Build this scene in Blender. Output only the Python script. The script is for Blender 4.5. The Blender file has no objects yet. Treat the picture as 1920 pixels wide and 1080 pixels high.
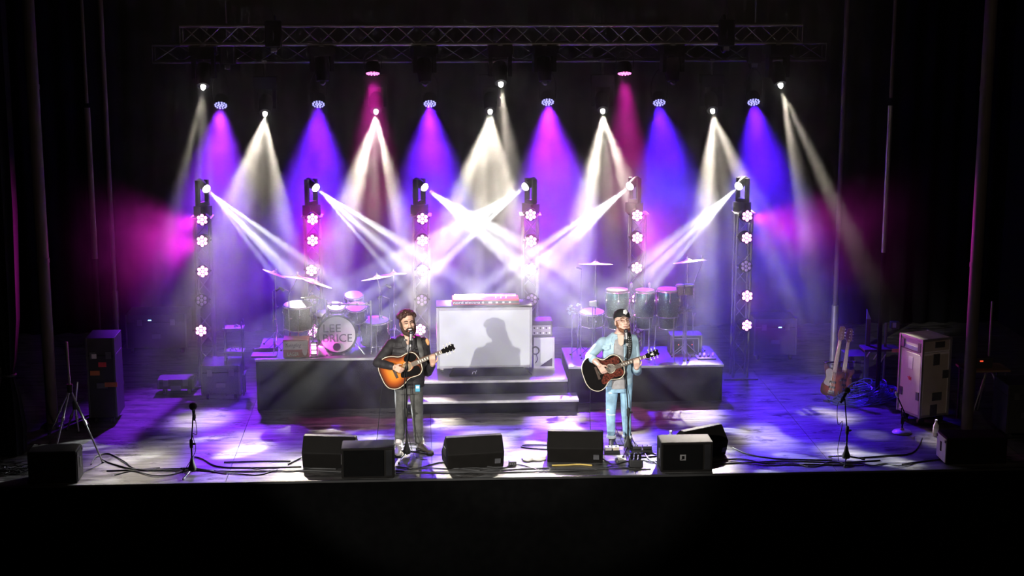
import bpy, math, random
from mathutils import Vector, Matrix, Quaternion
R = math.radians
V = Vector
random.seed(7)
sc = bpy.context.scene
col = sc.collection

# ------------------------------------------------------------------ camera, world, exposure
F = 3000.0; PITCH = R(11.35); YAW = R(3.3); CAM = V((-1.10, -17.95, 5.87))
cd = bpy.data.cameras.new('camera'); cam = bpy.data.objects.new('camera', cd); col.objects.link(cam)
cd.sensor_width = 36; cd.lens = F / 1920 * 36; cd.clip_end = 200
cam.location = CAM; cam.rotation_euler = (math.pi / 2 - PITCH, 0, -YAW); sc.camera = cam
world = bpy.data.worlds.new('world'); sc.world = world; world.use_nodes = True
world.node_tree.nodes['Background'].inputs[0].default_value = (0.35, 0.25, 0.6, 1)
world.node_tree.nodes['Background'].inputs[1].default_value = 0.0
vs = sc.view_settings
vs.view_transform = 'Standard'; vs.look = 'None'; vs.gamma = 1.0; vs.use_curve_mapping = False
vs.exposure = 0.0
sc.cycles.max_bounces = 5; sc.cycles.diffuse_bounces = 2; sc.cycles.glossy_bounces = 2; sc.cycles.transmission_bounces = 4
POW = 1.0                                   # one factor for all lamps
FW = V((math.sin(YAW) * math.cos(PITCH), math.cos(YAW) * math.cos(PITCH), -math.sin(PITCH)))
RT = V((math.cos(YAW), -math.sin(YAW), 0)); UP = RT.cross(FW)

def ray(x, y): return FW + RT * ((x - 960) / F) - UP * ((y - 540) / F)
def py(x, y, Y):
    d = ray(x, y); return CAM + d * ((Y - CAM.y) / d.y)
def pz(x, y, z=0.0):
    d = ray(x, y); return CAM + d * ((z - CAM.z) / d.z)

# ------------------------------------------------------------------ materials
def nodes(m):
    nt = m.node_tree; return nt, nt.nodes, nt.links.new
def mat(name, c, rough=.6, metal=0., var=.15, scale=8., bump=0., bscale=60., spec=.5, emit=None, es=0., coat=0., sheen=0.):
    m = bpy.data.materials.new(name); m.use_nodes = True
    nt, N, L = nodes(m); b = N['Principled BSDF']
    b.inputs['Roughness'].default_value = rough; b.inputs['Metallic'].default_value = metal
    b.inputs['Specular IOR Level'].default_value = spec; b.inputs['Coat Weight'].default_value = coat
    b.inputs['Sheen Weight'].default_value = sheen
    tc = N.new('ShaderNodeTexCoord')
    if var > 0:
        nz = N.new('ShaderNodeTexNoise'); nz.inputs['Scale'].default_value = scale; nz.inputs['Detail'].default_value = 5
        L(tc.outputs['Object'], nz.inputs['Vector'])
        rp = N.new('ShaderNodeValToRGB'); e = rp.color_ramp.elements
        e[0].position = .3; e[1].position = .7
        e[0].color = (*[max(0, v * (1 - var)) for v in c], 1); e[1].color = (*[min(1, v * (1 + var)) for v in c], 1)
        L(nz.outputs['Fac'], rp.inputs['Fac']); L(rp.outputs['Color'], b.inputs['Base Color'])
    else:
        b.inputs['Base Color'].default_value = (*c, 1)
    if bump > 0:
        n2 = N.new('ShaderNodeTexNoise'); n2.inputs['Scale'].default_value = bscale; n2.inputs['Detail'].default_value = 3
        L(tc.outputs['Object'], n2.inputs['Vector'])
        bp = N.new('ShaderNodeBump'); bp.inputs['Strength'].default_value = bump; bp.inputs['Distance'].default_value = .01
        L(n2.outputs['Fac'], bp.inputs['Height']); L(bp.outputs['Normal'], b.inputs['Normal'])
    if emit:
        b.inputs['Emission Color'].default_value = (*emit, 1); b.inputs['Emission Strength'].default_value = es
        m.cycles.emission_sampling = 'NONE'
    return m
M = {}
def mk(k, *a, **kw): M[k] = mat(k, *a, **kw)
mk('black_cloth', (.0015, .0015, .002), .95, spec=.1, bump=.2, bscale=200)
mk('skirt_cloth', (.005, .005, .006), .95, spec=.05, bump=.3, bscale=120)
mk('front_cloth', (.0022, .0022, .0022), .95, spec=0.)
mk('black', (.0055, .0048, .0042), .65, bump=.15, bscale=300, spec=.10)
mk('black_gloss', (.012, .012, .013), .25, spec=.5)
mk('rubber', (.01, .01, .01), .7)
mk('grille', (.0025, .0025, .0025), .7, spec=.05, metal=.0, bump=.6, bscale=500)
mk('alu', (.55, .55, .57), .32, metal=.9, var=.08)
mk('tower_alu', (.16, .16, .17), .5, metal=.6, var=.1)
mk('alu_dull', (.32, .31, .31), .45, metal=.7, var=.15)
mk('chrome', (.75, .75, .78), .16, metal=1., var=.04)
mk('steel_dark', (.10, .10, .11), .4, metal=.7)
mk('deck_edge', (.60, .60, .62), .35, metal=.6)
mk('deck_top', (.10, .10, .11), .42, var=.25, scale=3, bump=.1)
mk('pipe', (.07, .055, .05), .7, metal=.0, var=.2, scale=3)
mk('wall_dark', (.008, .008, .009), .95, spec=.1)
mk('board', (.5, .53, .56), .7, var=.06, scale=2)
mk('board_frame', (.33, .33, .36), .5, metal=.3)
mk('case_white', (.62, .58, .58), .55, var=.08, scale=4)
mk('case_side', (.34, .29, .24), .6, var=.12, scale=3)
mk('case_dark', (.02, .02, .022), .6)
mk('latch', (.12, .12, .13), .4, metal=.6)
mk('red_label', (.7, .05, .06), .6)
mk('blue_strip', (.25, .22, .5), .6)
mk('cymbal', (.45, .38, .24), .34, metal=.85, var=.1, scale=6)
mk('drum_shell', (.05, .05, .07), .25, var=.4, scale=60)
mk('drum_head', (.52, .52, .54), .6, var=.05)
mk('batter', (.16, .16, .18), .6, var=.05)
mk('drum_print', (.06, .06, .07), .7)
mk('skin_drum', (.22, .21, .22), .55, var=.05)
mk('crate', (.34, .06, .06), .6); mk('crate_cream', (.62, .56, .48), .6); mk('crate_ink', (.10, .05, .05), .6)
mk('red_keys', (.62, .03, .05), .35); mk('white', (.8, .8, .8), .5); mk('white_key', (.85, .85, .82), .3)
mk('skin', (.70, .43, .31), .5, var=.08, scale=12); mk('skin2', (.76, .50, .40), .5, var=.07, scale=12)
mk('hair_dark', (.06, .026, .02), .55, var=.5, scale=60, bump=.8, bscale=80)
mk('beard_dark', (.05, .026, .018), .65, var=.4, scale=80, bump=.6, bscale=140)
mk('beard_red', (.22, .09, .045), .65, var=.4, scale=80, bump=.6, bscale=140)
mk('mouth', (.10, .02, .02), .5); mk('lip', (.42, .17, .14), .5)
mk('jacket', (.026, .023, .026), .62, var=.2, scale=10, bump=.25, bscale=60)
mk('tee_grey', (.36, .35, .36), .85, var=.15, scale=20)
mk('jeans_grey', (.085, .085, .08), .85, var=.45, scale=7, bump=.4, bscale=90)
mk('denim_light', (.42, .60, .72), .85, var=.22, scale=9, bump=.3, bscale=70)
mk('denim_jeans', (.30, .50, .66), .85, var=.35, scale=8, bump=.3, bscale=70)
mk('denim_white', (.72, .80, .85), .85)
mk('cap', (.012, .011, .013), .8)
mk('strap', (.05, .048, .045), .5); mk('strap_dots', (.6, .6, .6), .6); mk('strap_black', (.012, .012, .012), .6)
mk('shoe', (.12, .10, .08), .45); mk('shoe_dark', (.03, .026, .024), .5); mk('patch', (.75, .36, .14), .7)
mk('pass_blue', (.10, .42, .62), .4); mk('cream', (.80, .72, .55), .45)
mk('guitar_back', (.16, .035, .014), .3, coat=.4); mk('rosewood', (.055, .028, .018), .5); mk('neck_wood', (.20, .08, .035), .4)
mk('black_top', (.008, .007, .007), .18, coat=.5); mk('hole', (.28, .19, .10), .8); mk('hole_grey', (.20, .18, .16), .8)
mk('tortoise', (.10, .02, .012), .25, var=.9, scale=45); mk('pearl', (.75, .74, .68), .3)
mk('string', (.6, .55, .45), .3, metal=.9)
mk('bass_neck', (.15, .075, .05), .5); mk('bass_guard', (.25, .22, .2), .5)
mk('cable', (.012, .012, .013), .5); mk('cable_blue_lit', (.06, .07, .30), .4); mk('cable_yellow', (.5, .36, .08), .5)
mk('yellow', (.75, .62, .08), .6); mk('orange', (.45, .13, .05), .6)
mk('wood_desk', (.16, .10, .06), .6)
mk('cloth_white', (.75, .72, .68), .9)
mk('lens_white', (.9, .9, .9), .3, var=0, emit=(1, .97, .92), es=14)
mk('lens_beam', (.9, .9, .9), .3, var=0, emit=(.98, .98, 1), es=22)
mk('led_pink', (.9, .6, .8), .3, var=0, emit=(1, .30, .80), es=7)
mk('led_magenta', (.9, .6, .8), .3, var=0, emit=(1, .18, .62), es=3.5)
mk('led_blue', (.6, .6, .9), .3, var=0, emit=(.42, .40, 1), es=2.0)
mk('led_off_glow', (.25, .2, .3), .15, var=0, emit=(.6, .4, .9), es=.12)  # cells of unlit lamps, with a faint purple glow added
mk('led_face', (.03, .02, .03), .3)
mk('dot_blue', (.4, .6, .9), .3, var=0, emit=(.3, .6, 1), es=3)
mk('dot_red', (.9, .2, .1), .3, var=0, emit=(1, .08, .03), es=1.2)
# glass-like plastic bottle
mk('bottle', (.75, .78, .85), .15, var=0)
M['bottle'].node_tree.nodes['Principled BSDF'].inputs['Transmission Weight'].default_value = .7
M['bottle'].node_tree.nodes['Principled BSDF'].inputs['Alpha'].default_value = .75

# worn painted stage floor: scuffs and gloss variation
def floor_mat():
    m = bpy.data.materials.new('stage_paint'); m.use_nodes = True; nt, N, L = nodes(m); b = N['Principled BSDF']
    tc = N.new('ShaderNodeNewGeometry'); mp = N.new('ShaderNodeMapping'); mp.inputs['Scale'].default_value = (.8, 4.5, 1)
    L(tc.outputs['Position'], mp.inputs['Vector'])
    n1 = N.new('ShaderNodeTexNoise'); n1.inputs['Scale'].default_value = 2.2; n1.inputs['Detail'].default_value = 9; n1.inputs['Roughness'].default_value = .7
    L(mp.outputs['Vector'], n1.inputs['Vector'])
    r1 = N.new('ShaderNodeValToRGB'); e = r1.color_ramp.elements
    e[0].position = .33; e[0].color = (.007, .007, .007, 1); e[1].position = .68; e[1].color = (.13, .126, .12, 1)
    e2 = e.new(.52); e2.color = (.065, .063, .061, 1)
    L(n1.outputs['Fac'], r1.inputs['Fac'])
    n3 = N.new('ShaderNodeTexNoise'); n3.inputs['Scale'].default_value = 1.1; n3.inputs['Detail'].default_value = 6; n3.inputs['Roughness'].default_value = .75
    mp3 = N.new('ShaderNodeMapping'); mp3.inputs['Scale'].default_value = (1.6, 3.6, 1); L(tc.outputs['Position'], mp3.inputs['Vector']); L(mp3.outputs['Vector'], n3.inputs['Vector'])
    r3 = N.new('ShaderNodeValToRGB'); q = r3.color_ramp.elements; q[0].position = .55; q[0].color = (1, 1, 1, 1); q[1].position = .63; q[1].color = (.16, .15, .15, 1)
    L(n3.outputs['Fac'], r3.inputs['Fac'])
    mx = N.new('ShaderNodeMix'); mx.data_type = 'RGBA'; mx.blend_type = 'MULTIPLY'; mx.inputs[0].default_value = 1
    L(r1.outputs['Color'], mx.inputs[6]); L(r3.outputs['Color'], mx.inputs[7]); L(mx.outputs[2], b.inputs['Base Color'])
    r2 = N.new('ShaderNodeMapRange'); r2.inputs[3].default_value = .34; r2.inputs[4].default_value = .58
    L(n1.outputs['Fac'], r2.inputs[0]); L(r2.outputs[0], b.inputs['Roughness']);
    sp = N.new('ShaderNodeMapRange'); sp.inputs[3].default_value = .10; sp.inputs[4].default_value = .40; L(r3.outputs['Color'], sp.inputs[0])
    n4 = N.new('ShaderNodeMath'); n4.operation = 'MULTIPLY'; m4 = N.new('ShaderNodeMapRange'); m4.inputs[1].default_value = .35; m4.inputs[2].default_value = .62; m4.inputs[3].default_value = .45; m4.inputs[4].default_value = 1.1
    L(n1.outputs['Fac'], m4.inputs[0]); L(sp.outputs[0], n4.inputs[0]); L(m4.outputs[0], n4.inputs[1]); L(n4.outputs[0], b.inputs['Specular IOR Level'])
    bp = N.new('ShaderNodeBump'); bp.inputs['Strength'].default_value = .12; bp.inputs['Distance'].default_value = .01
    L(n1.outputs['Fac'], bp.inputs['Height']); L(bp.outputs['Normal'], b.inputs['Normal'])
    return m
M['stage'] = floor_mat()

def burst_mat(name, stops):
    """Sunburst lacquer: colour from the 'edge' attribute (0 centre, 1 rim) of the guitar top."""
    m = bpy.data.materials.new(name); m.use_nodes = True; nt, N, L = nodes(m); b = N['Principled BSDF']
    at = N.new('ShaderNodeAttribute'); at.attribute_name = 'edge'
    rp = N.new('ShaderNodeValToRGB'); e = rp.color_ramp.elements
    e[0].position, e[0].color = stops[0][0], (*stops[0][1], 1); e[1].position, e[1].color = stops[-1][0], (*stops[-1][1], 1)
    for p, c in stops[1:-1]: e.new(p).color = (*c, 1)
    L(at.outputs['Fac'], rp.inputs['Fac']); L(rp.outputs['Color'], b.inputs['Base Color'])
    b.inputs['Roughness'].default_value = .25; b.inputs['Coat Weight'].default_value = .4
    return m
M['burst'] = burst_mat('burst', [(0, (.80, .33, .05)), (.45, (.72, .22, .025)), (.72, (.36, .07, .01)), (.95, (.05, .012, .006))])
M['bass_burst'] = burst_mat('bass_burst', [(0, (.22, .06, .02)), (.5, (.17, .035, .012)), (.9, (.04, .012, .008))])
def conga_mat():
    m = bpy.data.materials.new('conga_sparkle'); m.use_nodes = True; nt, N, L = nodes(m); b = N['Principled BSDF']
    tc = N.new('ShaderNodeTexCoord'); sx = N.new('ShaderNodeSeparateXYZ'); L(tc.outputs['Object'], sx.inputs[0])
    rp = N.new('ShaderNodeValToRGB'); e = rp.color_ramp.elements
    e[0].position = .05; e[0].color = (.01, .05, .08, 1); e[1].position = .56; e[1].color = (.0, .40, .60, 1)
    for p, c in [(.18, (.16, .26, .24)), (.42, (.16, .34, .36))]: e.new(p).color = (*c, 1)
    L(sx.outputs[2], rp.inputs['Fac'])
    vo = N.new('ShaderNodeTexVoronoi'); vo.inputs['Scale'].default_value = 55; L(tc.outputs['Object'], vo.inputs['Vector'])
    r2 = N.new('ShaderNodeValToRGB'); q = r2.color_ramp.elements; q[0].position = .12; q[0].color = (1, 1, 1, 1); q[1].position = .3; q[1].color = (.25, .25, .25, 1)
    L(vo.outputs['Distance'], r2.inputs['Fac'])
    mx = N.new('ShaderNodeMix'); mx.data_type = 'RGBA'; mx.blend_type = 'MULTIPLY'; mx.inputs[0].default_value = 1.0
    L(rp.outputs['Color'], mx.inputs[6]); L(r2.outputs['Color'], mx.inputs[7]); L(mx.outputs[2], b.inputs['Base Color'])
    b.inputs['Metallic'].default_value = .35; b.inputs['Roughness'].default_value = .3
    return m
M['conga'] = conga_mat()

# ------------------------------------------------------------------ mesh builder
def frame(d):
    d = V(d).normalized(); a = V((0, 0, 1)) if abs(d.z) < .95 else V((1, 0, 0))
    x = a.cross(d).normalized(); y = d.cross(x); return x, y, d
class MB:
    def __init__(s): s.v = []; s.f = []
    def add(s, vs, fs):
        n = len(s.v); s.v += [V(p) for p in vs]; s.f += [tuple(i + n for i in f) for f in fs]; return s
    def box(s, c, size, rot=None):
        h = V(size) / 2; c = V(c); m = rot if rot is not None else Matrix.Identity(3)
        p = [c + m @ V((a * h.x, b * h.y, d * h.z)) for a in (-1, 1) for b in (-1, 1) for d in (-1, 1)]
        return s.add(p, [(0, 1, 3, 2), (4, 6, 7, 5), (0, 4, 5, 1), (2, 3, 7, 6), (0, 2, 6, 4), (1, 5, 7, 3)])
    def cyl(s, a, b, r0, r1=None, n=10):
        return s.loft([(V(a), r0, r0), (V(b), r0 if r1 is None else r1, r0 if r1 is None else r1)], n)
    def loft(s, secs, n=12, axes=None, round_ends=False):
        """secs: (centre, rx, ry); sections follow the path."""
        P = [V(q[0]) for q in secs]; rings = []; x0 = None; k = len(P)
        for i in range(k):
            d = (P[min(i + 1, k - 1)] - P[max(i - 1, 0)])
            if d.length < 1e-9: d = V((0, 0, 1))
            d.normalize()
            if axes: x = V(axes) - d * V(axes).dot(d); x.normalize()
            elif x0 is None: x = frame(d)[0]
            else: x = x0 - d * x0.dot(d); x.normalize()
            x0 = x; y = d.cross(x)
            rings.append([P[i] + x * (secs[i][1] * math.cos(2 * math.pi * j / n)) + y * (secs[i][2] * math.sin(2 * math.pi * j / n)) for j in range(n)])
        vs = [p for r in rings for p in r]; fs = []
        for i in range(k - 1):
            for j in range(n):
                a = i * n + j; b = i * n + (j + 1) % n; fs.append((a, b, b + n, a + n))
        fs.append(tuple(range(n - 1, -1, -1))); fs.append(tuple(range((k - 1) * n, k * n)))
        return s.add(vs, fs)
    def limb(s, pts, radii, n=12, flat=1., axes=None):
        """A rounded-end tapering limb."""
        P = [V(p) for p in pts]; secs = []
        d0 = (P[0] - P[1]).normalized(); d1 = (P[-1] - P[-2]).normalized()
        for t in (.98, .7): r = radii[0]; secs.append((P[0] + d0 * r * t, r * math.sqrt(1 - t * t), r * flat * math.sqrt(1 - t * t)))
        for p, r in zip(P, radii): secs.append((p, r, r * flat))
        for t in (.7, .98): r = radii[-1]; secs.append((P[-1] + d1 * r * t, r * math.sqrt(1 - t * t), r * flat * math.sqrt(1 - t * t)))
        return s.loft(secs, n, axes)
    def tube(s, pts, r, n=6, steps=6, smooth=True):
        P = [V(p) for p in pts]
        if smooth and len(P) > 2:
            Q = []
            for i in range(len(P) - 1):
                a, b, c, d = P[max(i - 1, 0)], P[i], P[i + 1], P[min(i + 2, len(P) - 1)]
                for k in range(steps):
                    t = k / steps
                    Q.append(.5 * ((2 * b) + (c - a) * t + (2 * a - 5 * b + 4 * c - d) * t * t + (3 * b - a - 3 * c + d) * t ** 3))
            P = Q + [P[-1]]
        return s.loft([(p, r, r) for p in P], n)
    def ell(s, c, rad, n=14, m=9, rot=None):
        c = V(c); mm = rot if rot is not None else Matrix.Identity(3); vs = []; fs = []
        for i in range(1, m):
            th = math.pi * i / m
            for j in range(n):
                ph = 2 * math.pi * j / n
                vs.append(c + mm @ V((rad[0] * math.sin(th) * math.cos(ph), rad[1] * math.sin(th) * math.sin(ph), rad[2] * math.cos(th))))
        t = len(vs); vs += [c + mm @ V((0, 0, rad[2])), c - mm @ V((0, 0, rad[2]))]
        for i in range(m - 2):
            for j in range(n):
                a = i * n + j; b = i * n + (j + 1) % n; fs.append((a, a + n, b + n, b))
        for j in range(n):
            fs.append((t, j, (j + 1) % n)); fs.append((t + 1, (m - 2) * n + (j + 1) % n, (m - 2) * n + j))
        return s.add(vs, fs)
    def lathe(s, prof, c=(0, 0, 0), d=(0, 0, 1), n=20, caps=True):
        """prof: (radius, height along d)"""
        x, y, z = frame(d); c = V(c)
        vs = [c + z * h + x * (max(r, 1e-4) * math.cos(2 * math.pi * j / n)) + y * (max(r, 1e-4) * math.sin(2 * math.pi * j / n)) for r, h in prof for j in range(n)]
        fs = []
        for i in range(len(prof) - 1):
            for j in range(n):
                a = i * n + j; b = i * n + (j + 1) % n; fs.append((a, b, b + n, a + n))
        if caps: fs.append(tuple(range(n - 1, -1, -1))); k = (len(prof) - 1) * n; fs.append(tuple(range(k, k + n)))
        return s.add(vs, fs)
    def prism(s, outline, o, ax, ay, depth):
        """outline in the plane (ax, ay) at o, extruded by vector depth"""
        o = V(o); ax = V(ax); ay = V(ay); dp = V(depth); n = len(outline)
        a = [o + ax * p[0] + ay * p[1] for p in outline]
        vs = a + [p + dp for p in a]
        fs = [tuple(range(n - 1, -1, -1)), tuple(range(n, 2 * n))] + [(i, (i + 1) % n, (i + 1) % n + n, i + n) for i in range(n)]
        return s.add(vs, fs)
    def torus(s, c, d, rad, r, n=24, k=8, a0=0, a1=2 * math.pi):
        x, y, z = frame(d); c = V(c); full = abs(a1 - a0 - 2 * math.pi) < 1e-6; m = n if full else n + 1; vs = []
        for i in range(m):
            a = a0 + (a1 - a0) * i / n; u = x * math.cos(a) + y * math.sin(a)
            for j in range(k):
                b = 2 * math.pi * j / k; vs.append(c + u * (rad + r * math.cos(b)) + z * (r * math.sin(b)))
        fs = [((i % m) * k + j, ((i + 1) % m) * k + j, ((i + 1) % m) * k + (j + 1) % k, (i % m) * k + (j + 1) % k) for i in range(n) for j in range(k)]
        return s.add(vs, fs)
    def mesh(s, name, shift=(0, 0, 0)):
        sh = V(shift); me = bpy.data.meshes.new(name); me.from_pydata([tuple(p - sh) for p in s.v], [], s.f); me.validate(); me.update()
        return me
    def build(s, name, m, parent=None, smooth=False, bevel=0., world=True):
        """world: the coordinates are world ones and the parent chain is only translated."""
        sh = V((0, 0, 0)); p = parent
        while world and p is not None: sh += p.location; p = p.parent
        o = bpy.data.objects.new(name, s.mesh(name, sh)); return finish(o, m, parent, smooth, bevel)
def finish(o, m, parent=None, smooth=False, bevel=0.):
    col.objects.link(o); o.parent = parent
    if m: o.data.materials.append(M[m] if isinstance(m, str) else m)
    if smooth:
        o.data.polygons.foreach_set('use_smooth', [True] * len(o.data.polygons))
        try: o.data.set_sharp_from_angle(angle=R(45))
        except Exception: pass
    if bevel:
        b = o.modifiers.new('bevel', 'BEVEL'); b.width = bevel; b.segments = 2; b.limit_method = 'ANGLE'
    return o
def tag(o, label, cat, group=None):
    o['label'] = label; o['category'] = cat
    if group: o['group'] = group
    return o
def thing(name, label, cat, loc=(0, 0, 0), group=None, rotz=0.):
    o = bpy.data.objects.new(name, None); col.objects.link(o); o.location = loc; o.rotation_euler = (0, 0, rotz); o.empty_display_size = .1
    return tag(o, label, cat, group)
def dup(o, parent=None, loc=None, rotz=None, label=None):
    c = o.copy(); col.objects.link(c); c.parent = parent
    if loc is not None: c.location = loc
    if rotz is not None: c.rotation_euler = (0, 0, rotz)
    if label: c['label'] = label
    for ch in list(o.children): dup(ch, c)
    return c
def struct(o): o['kind'] = 'structure'; return o
def inst(name, me, parent, mtx):
    o = bpy.data.objects.new(name, me); col.objects.link(o); o.parent = parent; o.matrix_basis = mtx; return o
def remeshed(mb, voxel, smooth=4):
    """union of overlapping shapes into one continuous skin"""
    me = mb.mesh('tmp'); o = bpy.data.objects.new('tmp', me); col.objects.link(o)
    r = o.modifiers.new('r', 'REMESH'); r.mode = 'VOXEL'; r.voxel_size = voxel
    if smooth:
        s = o.modifiers.new('s', 'SMOOTH'); s.iterations = smooth; s.factor = .5
    dg = bpy.context.evaluated_depsgraph_get()
    out = bpy.data.meshes.new_from_object(o.evaluated_get(dg)); bpy.data.objects.remove(o); bpy.data.meshes.remove(me)
    return out
def skinned(mb, name, m, parent, voxel=.008, smooth=4):
    sh = V((0, 0, 0)); p = parent
    while p is not None: sh += p.location; p = p.parent
    me = remeshed(mb, voxel, smooth); me.name = name; me.transform(Matrix.Translation(-sh))
    return finish(bpy.data.objects.new(name, me), m, parent, True)
def text(name, body, m, parent, mtx, size, extr=.002, shear=0., width=None):
    cu = bpy.data.curves.new(name, 'FONT'); cu.body = body; cu.size = size; cu.extrude = extr; cu.shear = shear; cu.resolution_u = 3
    o = bpy.data.objects.new(name, cu); col.objects.link(o)
    me = bpy.data.meshes.new_from_object(o.evaluated_get(bpy.context.evaluated_depsgraph_get())); bpy.data.objects.remove(o)
    xs = [v.co.x for v in me.vertices]
    if width and xs:
        k = width / (max(xs) - min(xs)); x0 = min(xs)
        me.transform(Matrix.Diagonal((k, 1, 1, 1)) @ Matrix.Translation((-x0, 0, 0)))
    ob = bpy.data.objects.new(name, me); col.objects.link(ob); ob.parent = parent; ob.matrix_basis = mtx; me.materials.append(M[m]); return ob
def face_mtx(o, right=(1, 0, 0), up=(0, 0, 1)):
    x = V(right).normalized(); y = V(up).normalized(); z = x.cross(y); m = Matrix((x, y, z)).transposed().to_4x4(); m.translation = V(o); return m

# ------------------------------------------------------------------ lamps
def aim_quat(d): return V(d).to_track_quat('-Z', 'Y')
def spot(parent, p, d, color, power, deg, blend=.3, gobo=None, r=.03, rot=0., shutter=None):
    l = bpy.data.lights.new('lamp_light', 'SPOT'); l.color = color; l.energy = power * POW; l.spot_size = R(deg); l.spot_blend = blend; l.shadow_soft_size = r
    o = bpy.data.objects.new('lamp_light', l); col.objects.link(o); o.parent = parent
    sh = V((0, 0, 0)); q = parent
    while q is not None: sh += q.location; q = q.parent
    o.location = V(p) - sh; o.rotation_mode = 'QUATERNION'; o.rotation_quaternion = aim_quat(d)
    if gobo:                                     # metal pattern wheel in the lamp: lobes of light
        l.use_nodes = True; nt = l.node_tree; em = nt.nodes['Emission']; L = nt.links.new
        tc = nt.nodes.new('ShaderNodeTexCoord'); sx = nt.nodes.new('ShaderNodeSeparateXYZ'); L(tc.outputs['Normal'], sx.inputs[0])
        def m(op, a, b=None):
            n = nt.nodes.new('ShaderNodeMath'); n.operation = op
            for i, v in enumerate((a, b)):
                if v is None: continue
                if isinstance(v, (int, float)): n.inputs[i].default_value = v
                else: L(v, n.inputs[i])
            return n.outputs[0]
        z = m('ABSOLUTE', sx.outputs[2]); u = m('DIVIDE', sx.outputs[0], z); v = m('DIVIDE', sx.outputs[1], z); tot = None
        c, s = math.cos(rot), math.sin(rot)
        for gu, gv, gr, gi in gobo:
            gu, gv = gu * c - gv * s, gu * s + gv * c
            du = m('SUBTRACT', u, gu); dv = m('SUBTRACT', v, gv)
            d2 = m('MULTIPLY', m('ADD', m('MULTIPLY', du, du), m('MULTIPLY', dv, dv)), 1 / (gr * gr))
            g = m('MULTIPLY', m('EXPONENT', m('MULTIPLY', m('MULTIPLY', d2, d2), -1)), gi)
            tot = g if tot is None else m('ADD', tot, g)
        L(tot, em.inputs['Strength'])
    return o

# front of house spotlight that throws the singer's shadow on the grey cart
def follow_spot(lab, loc, tgt, power, deg):
    fs = thing('follow_spot' if power > 5000 else 'house_lamp', lab, 'spotlight', loc); fp = V(loc); fd = (V(tgt) - fp).normalized()
    MB().lathe([(.10, -.02), (.13, -.02), (.13, -.45), (.17, -.5), (.17, -.85), (.05, -.9)], fp, fd, 24, False).build('housing', 'black', fs, True)
    MB().lathe([(.005, -.03), (.11, -.03), (.11, -.035)], fp, fd, 24).build('lens', 'lens_white', fs, True)
    MB().cyl(fp - fd * .5, fp - fd * .5 - V((0, 0, 1.2)), .025).build('stand_pole', 'black', fs)
    spot(fs, fp + fd * .05, fd, (1, .95, .88) if power > 5000 else (1, .78, .6), power, deg, .3, r=.09)
follow_spot('follow spot lamp at the side of the hall throwing the singer\'s shadow on the cart', (-10.8, -17.6, 6.9), (-.05, 1.1, .95), 20000, 15)
follow_spot('follow spot lamp on the hall balcony aimed at the two singers', (1.6, -19.5, 8.2), (.0, 1.1, 1.1), 12500, 10.5)
follow_spot('dim warm house lamp high on the hall ceiling', (2.5, -19., 9.0), (.8, 2., 2.4), 700, 40)

# ------------------------------------------------------------------ structure
XL, XR, YB, ZT = -8.2, 8.6, 8.0, 8.0
st = MB().box(((XL + XR) / 2, (YB - .06) / 2 + .03, -.09), (XR - XL, YB - .06, .14)).build('floor', 'black', None); struct(st)
pm = {}
nx, ny = 7, 7; pw = (XR - XL) / nx; ph = YB / ny
me = MB().box((0, 0, -.01), (pw - .006, ph - .006, .02)).mesh('panel'); me.materials.append(M['stage'])
for i in range(nx):
    for j in range(ny):
        o = inst('panel', me, st, Matrix.Translation((XL + pw * (i + .5), ph * (j + .5), 0)))
def drape(name, a, b, z0, z1, amp, wave, m, nrm):
    a, b, nrm = V(a), V(b), V(nrm); n = max(8, int((b - a).length / wave * 8)); vs = []; fs = []
    for i in range(n + 1):
        t = i / n; s = t * (b - a).length
        off = amp * (math.sin(2 * math.pi * s / wave) + .4 * math.sin(2 * math.pi * s / wave * .37 + 1))
        p = a + (b - a) * t + nrm * off
        vs += [(p.x, p.y, z0), (p.x, p.y, z1)]
    for i in range(n): fs.append((2 * i, 2 * i + 2, 2 * i + 3, 2 * i + 1))
    mb = MB(); mb.add(vs, fs); o = mb.build(name, m, None, True)
    sm = o.modifiers.new('thick', 'SOLIDIFY'); sm.thickness = .02
    return o
struct(drape('wall_back', (XL, YB - .12, 0), (XR, YB - .12, 0), 0, ZT, .06, .35, 'black_cloth', (0, -1, 0)))
struct(MB().box((XL - .05, YB / 2, ZT / 2 - .1), (.1, YB, ZT + .2)).build('wall_left', 'wall_dark'))
struct(MB().box((XR + .05, YB / 2, ZT / 2 - .1), (.1, YB, ZT + .2)).build('wall_right', 'wall_dark'))
struct(MB().box(((XL + XR) / 2, YB / 2, ZT + .05), (XR - XL + .2, YB, .1)).build('ceiling', 'wall_dark'))
struct(drape('wall_front', (XL, -.035, 0), (XR, -.035, 0), -1.6, -.03, .008, .9, 'front_cloth', (0, -1, 0)))
struct(MB().box(((XL + XR) / 2, -.005, -.013), (XR - XL, .03, .026)).build('trim_1', 'rubber'))

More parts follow.
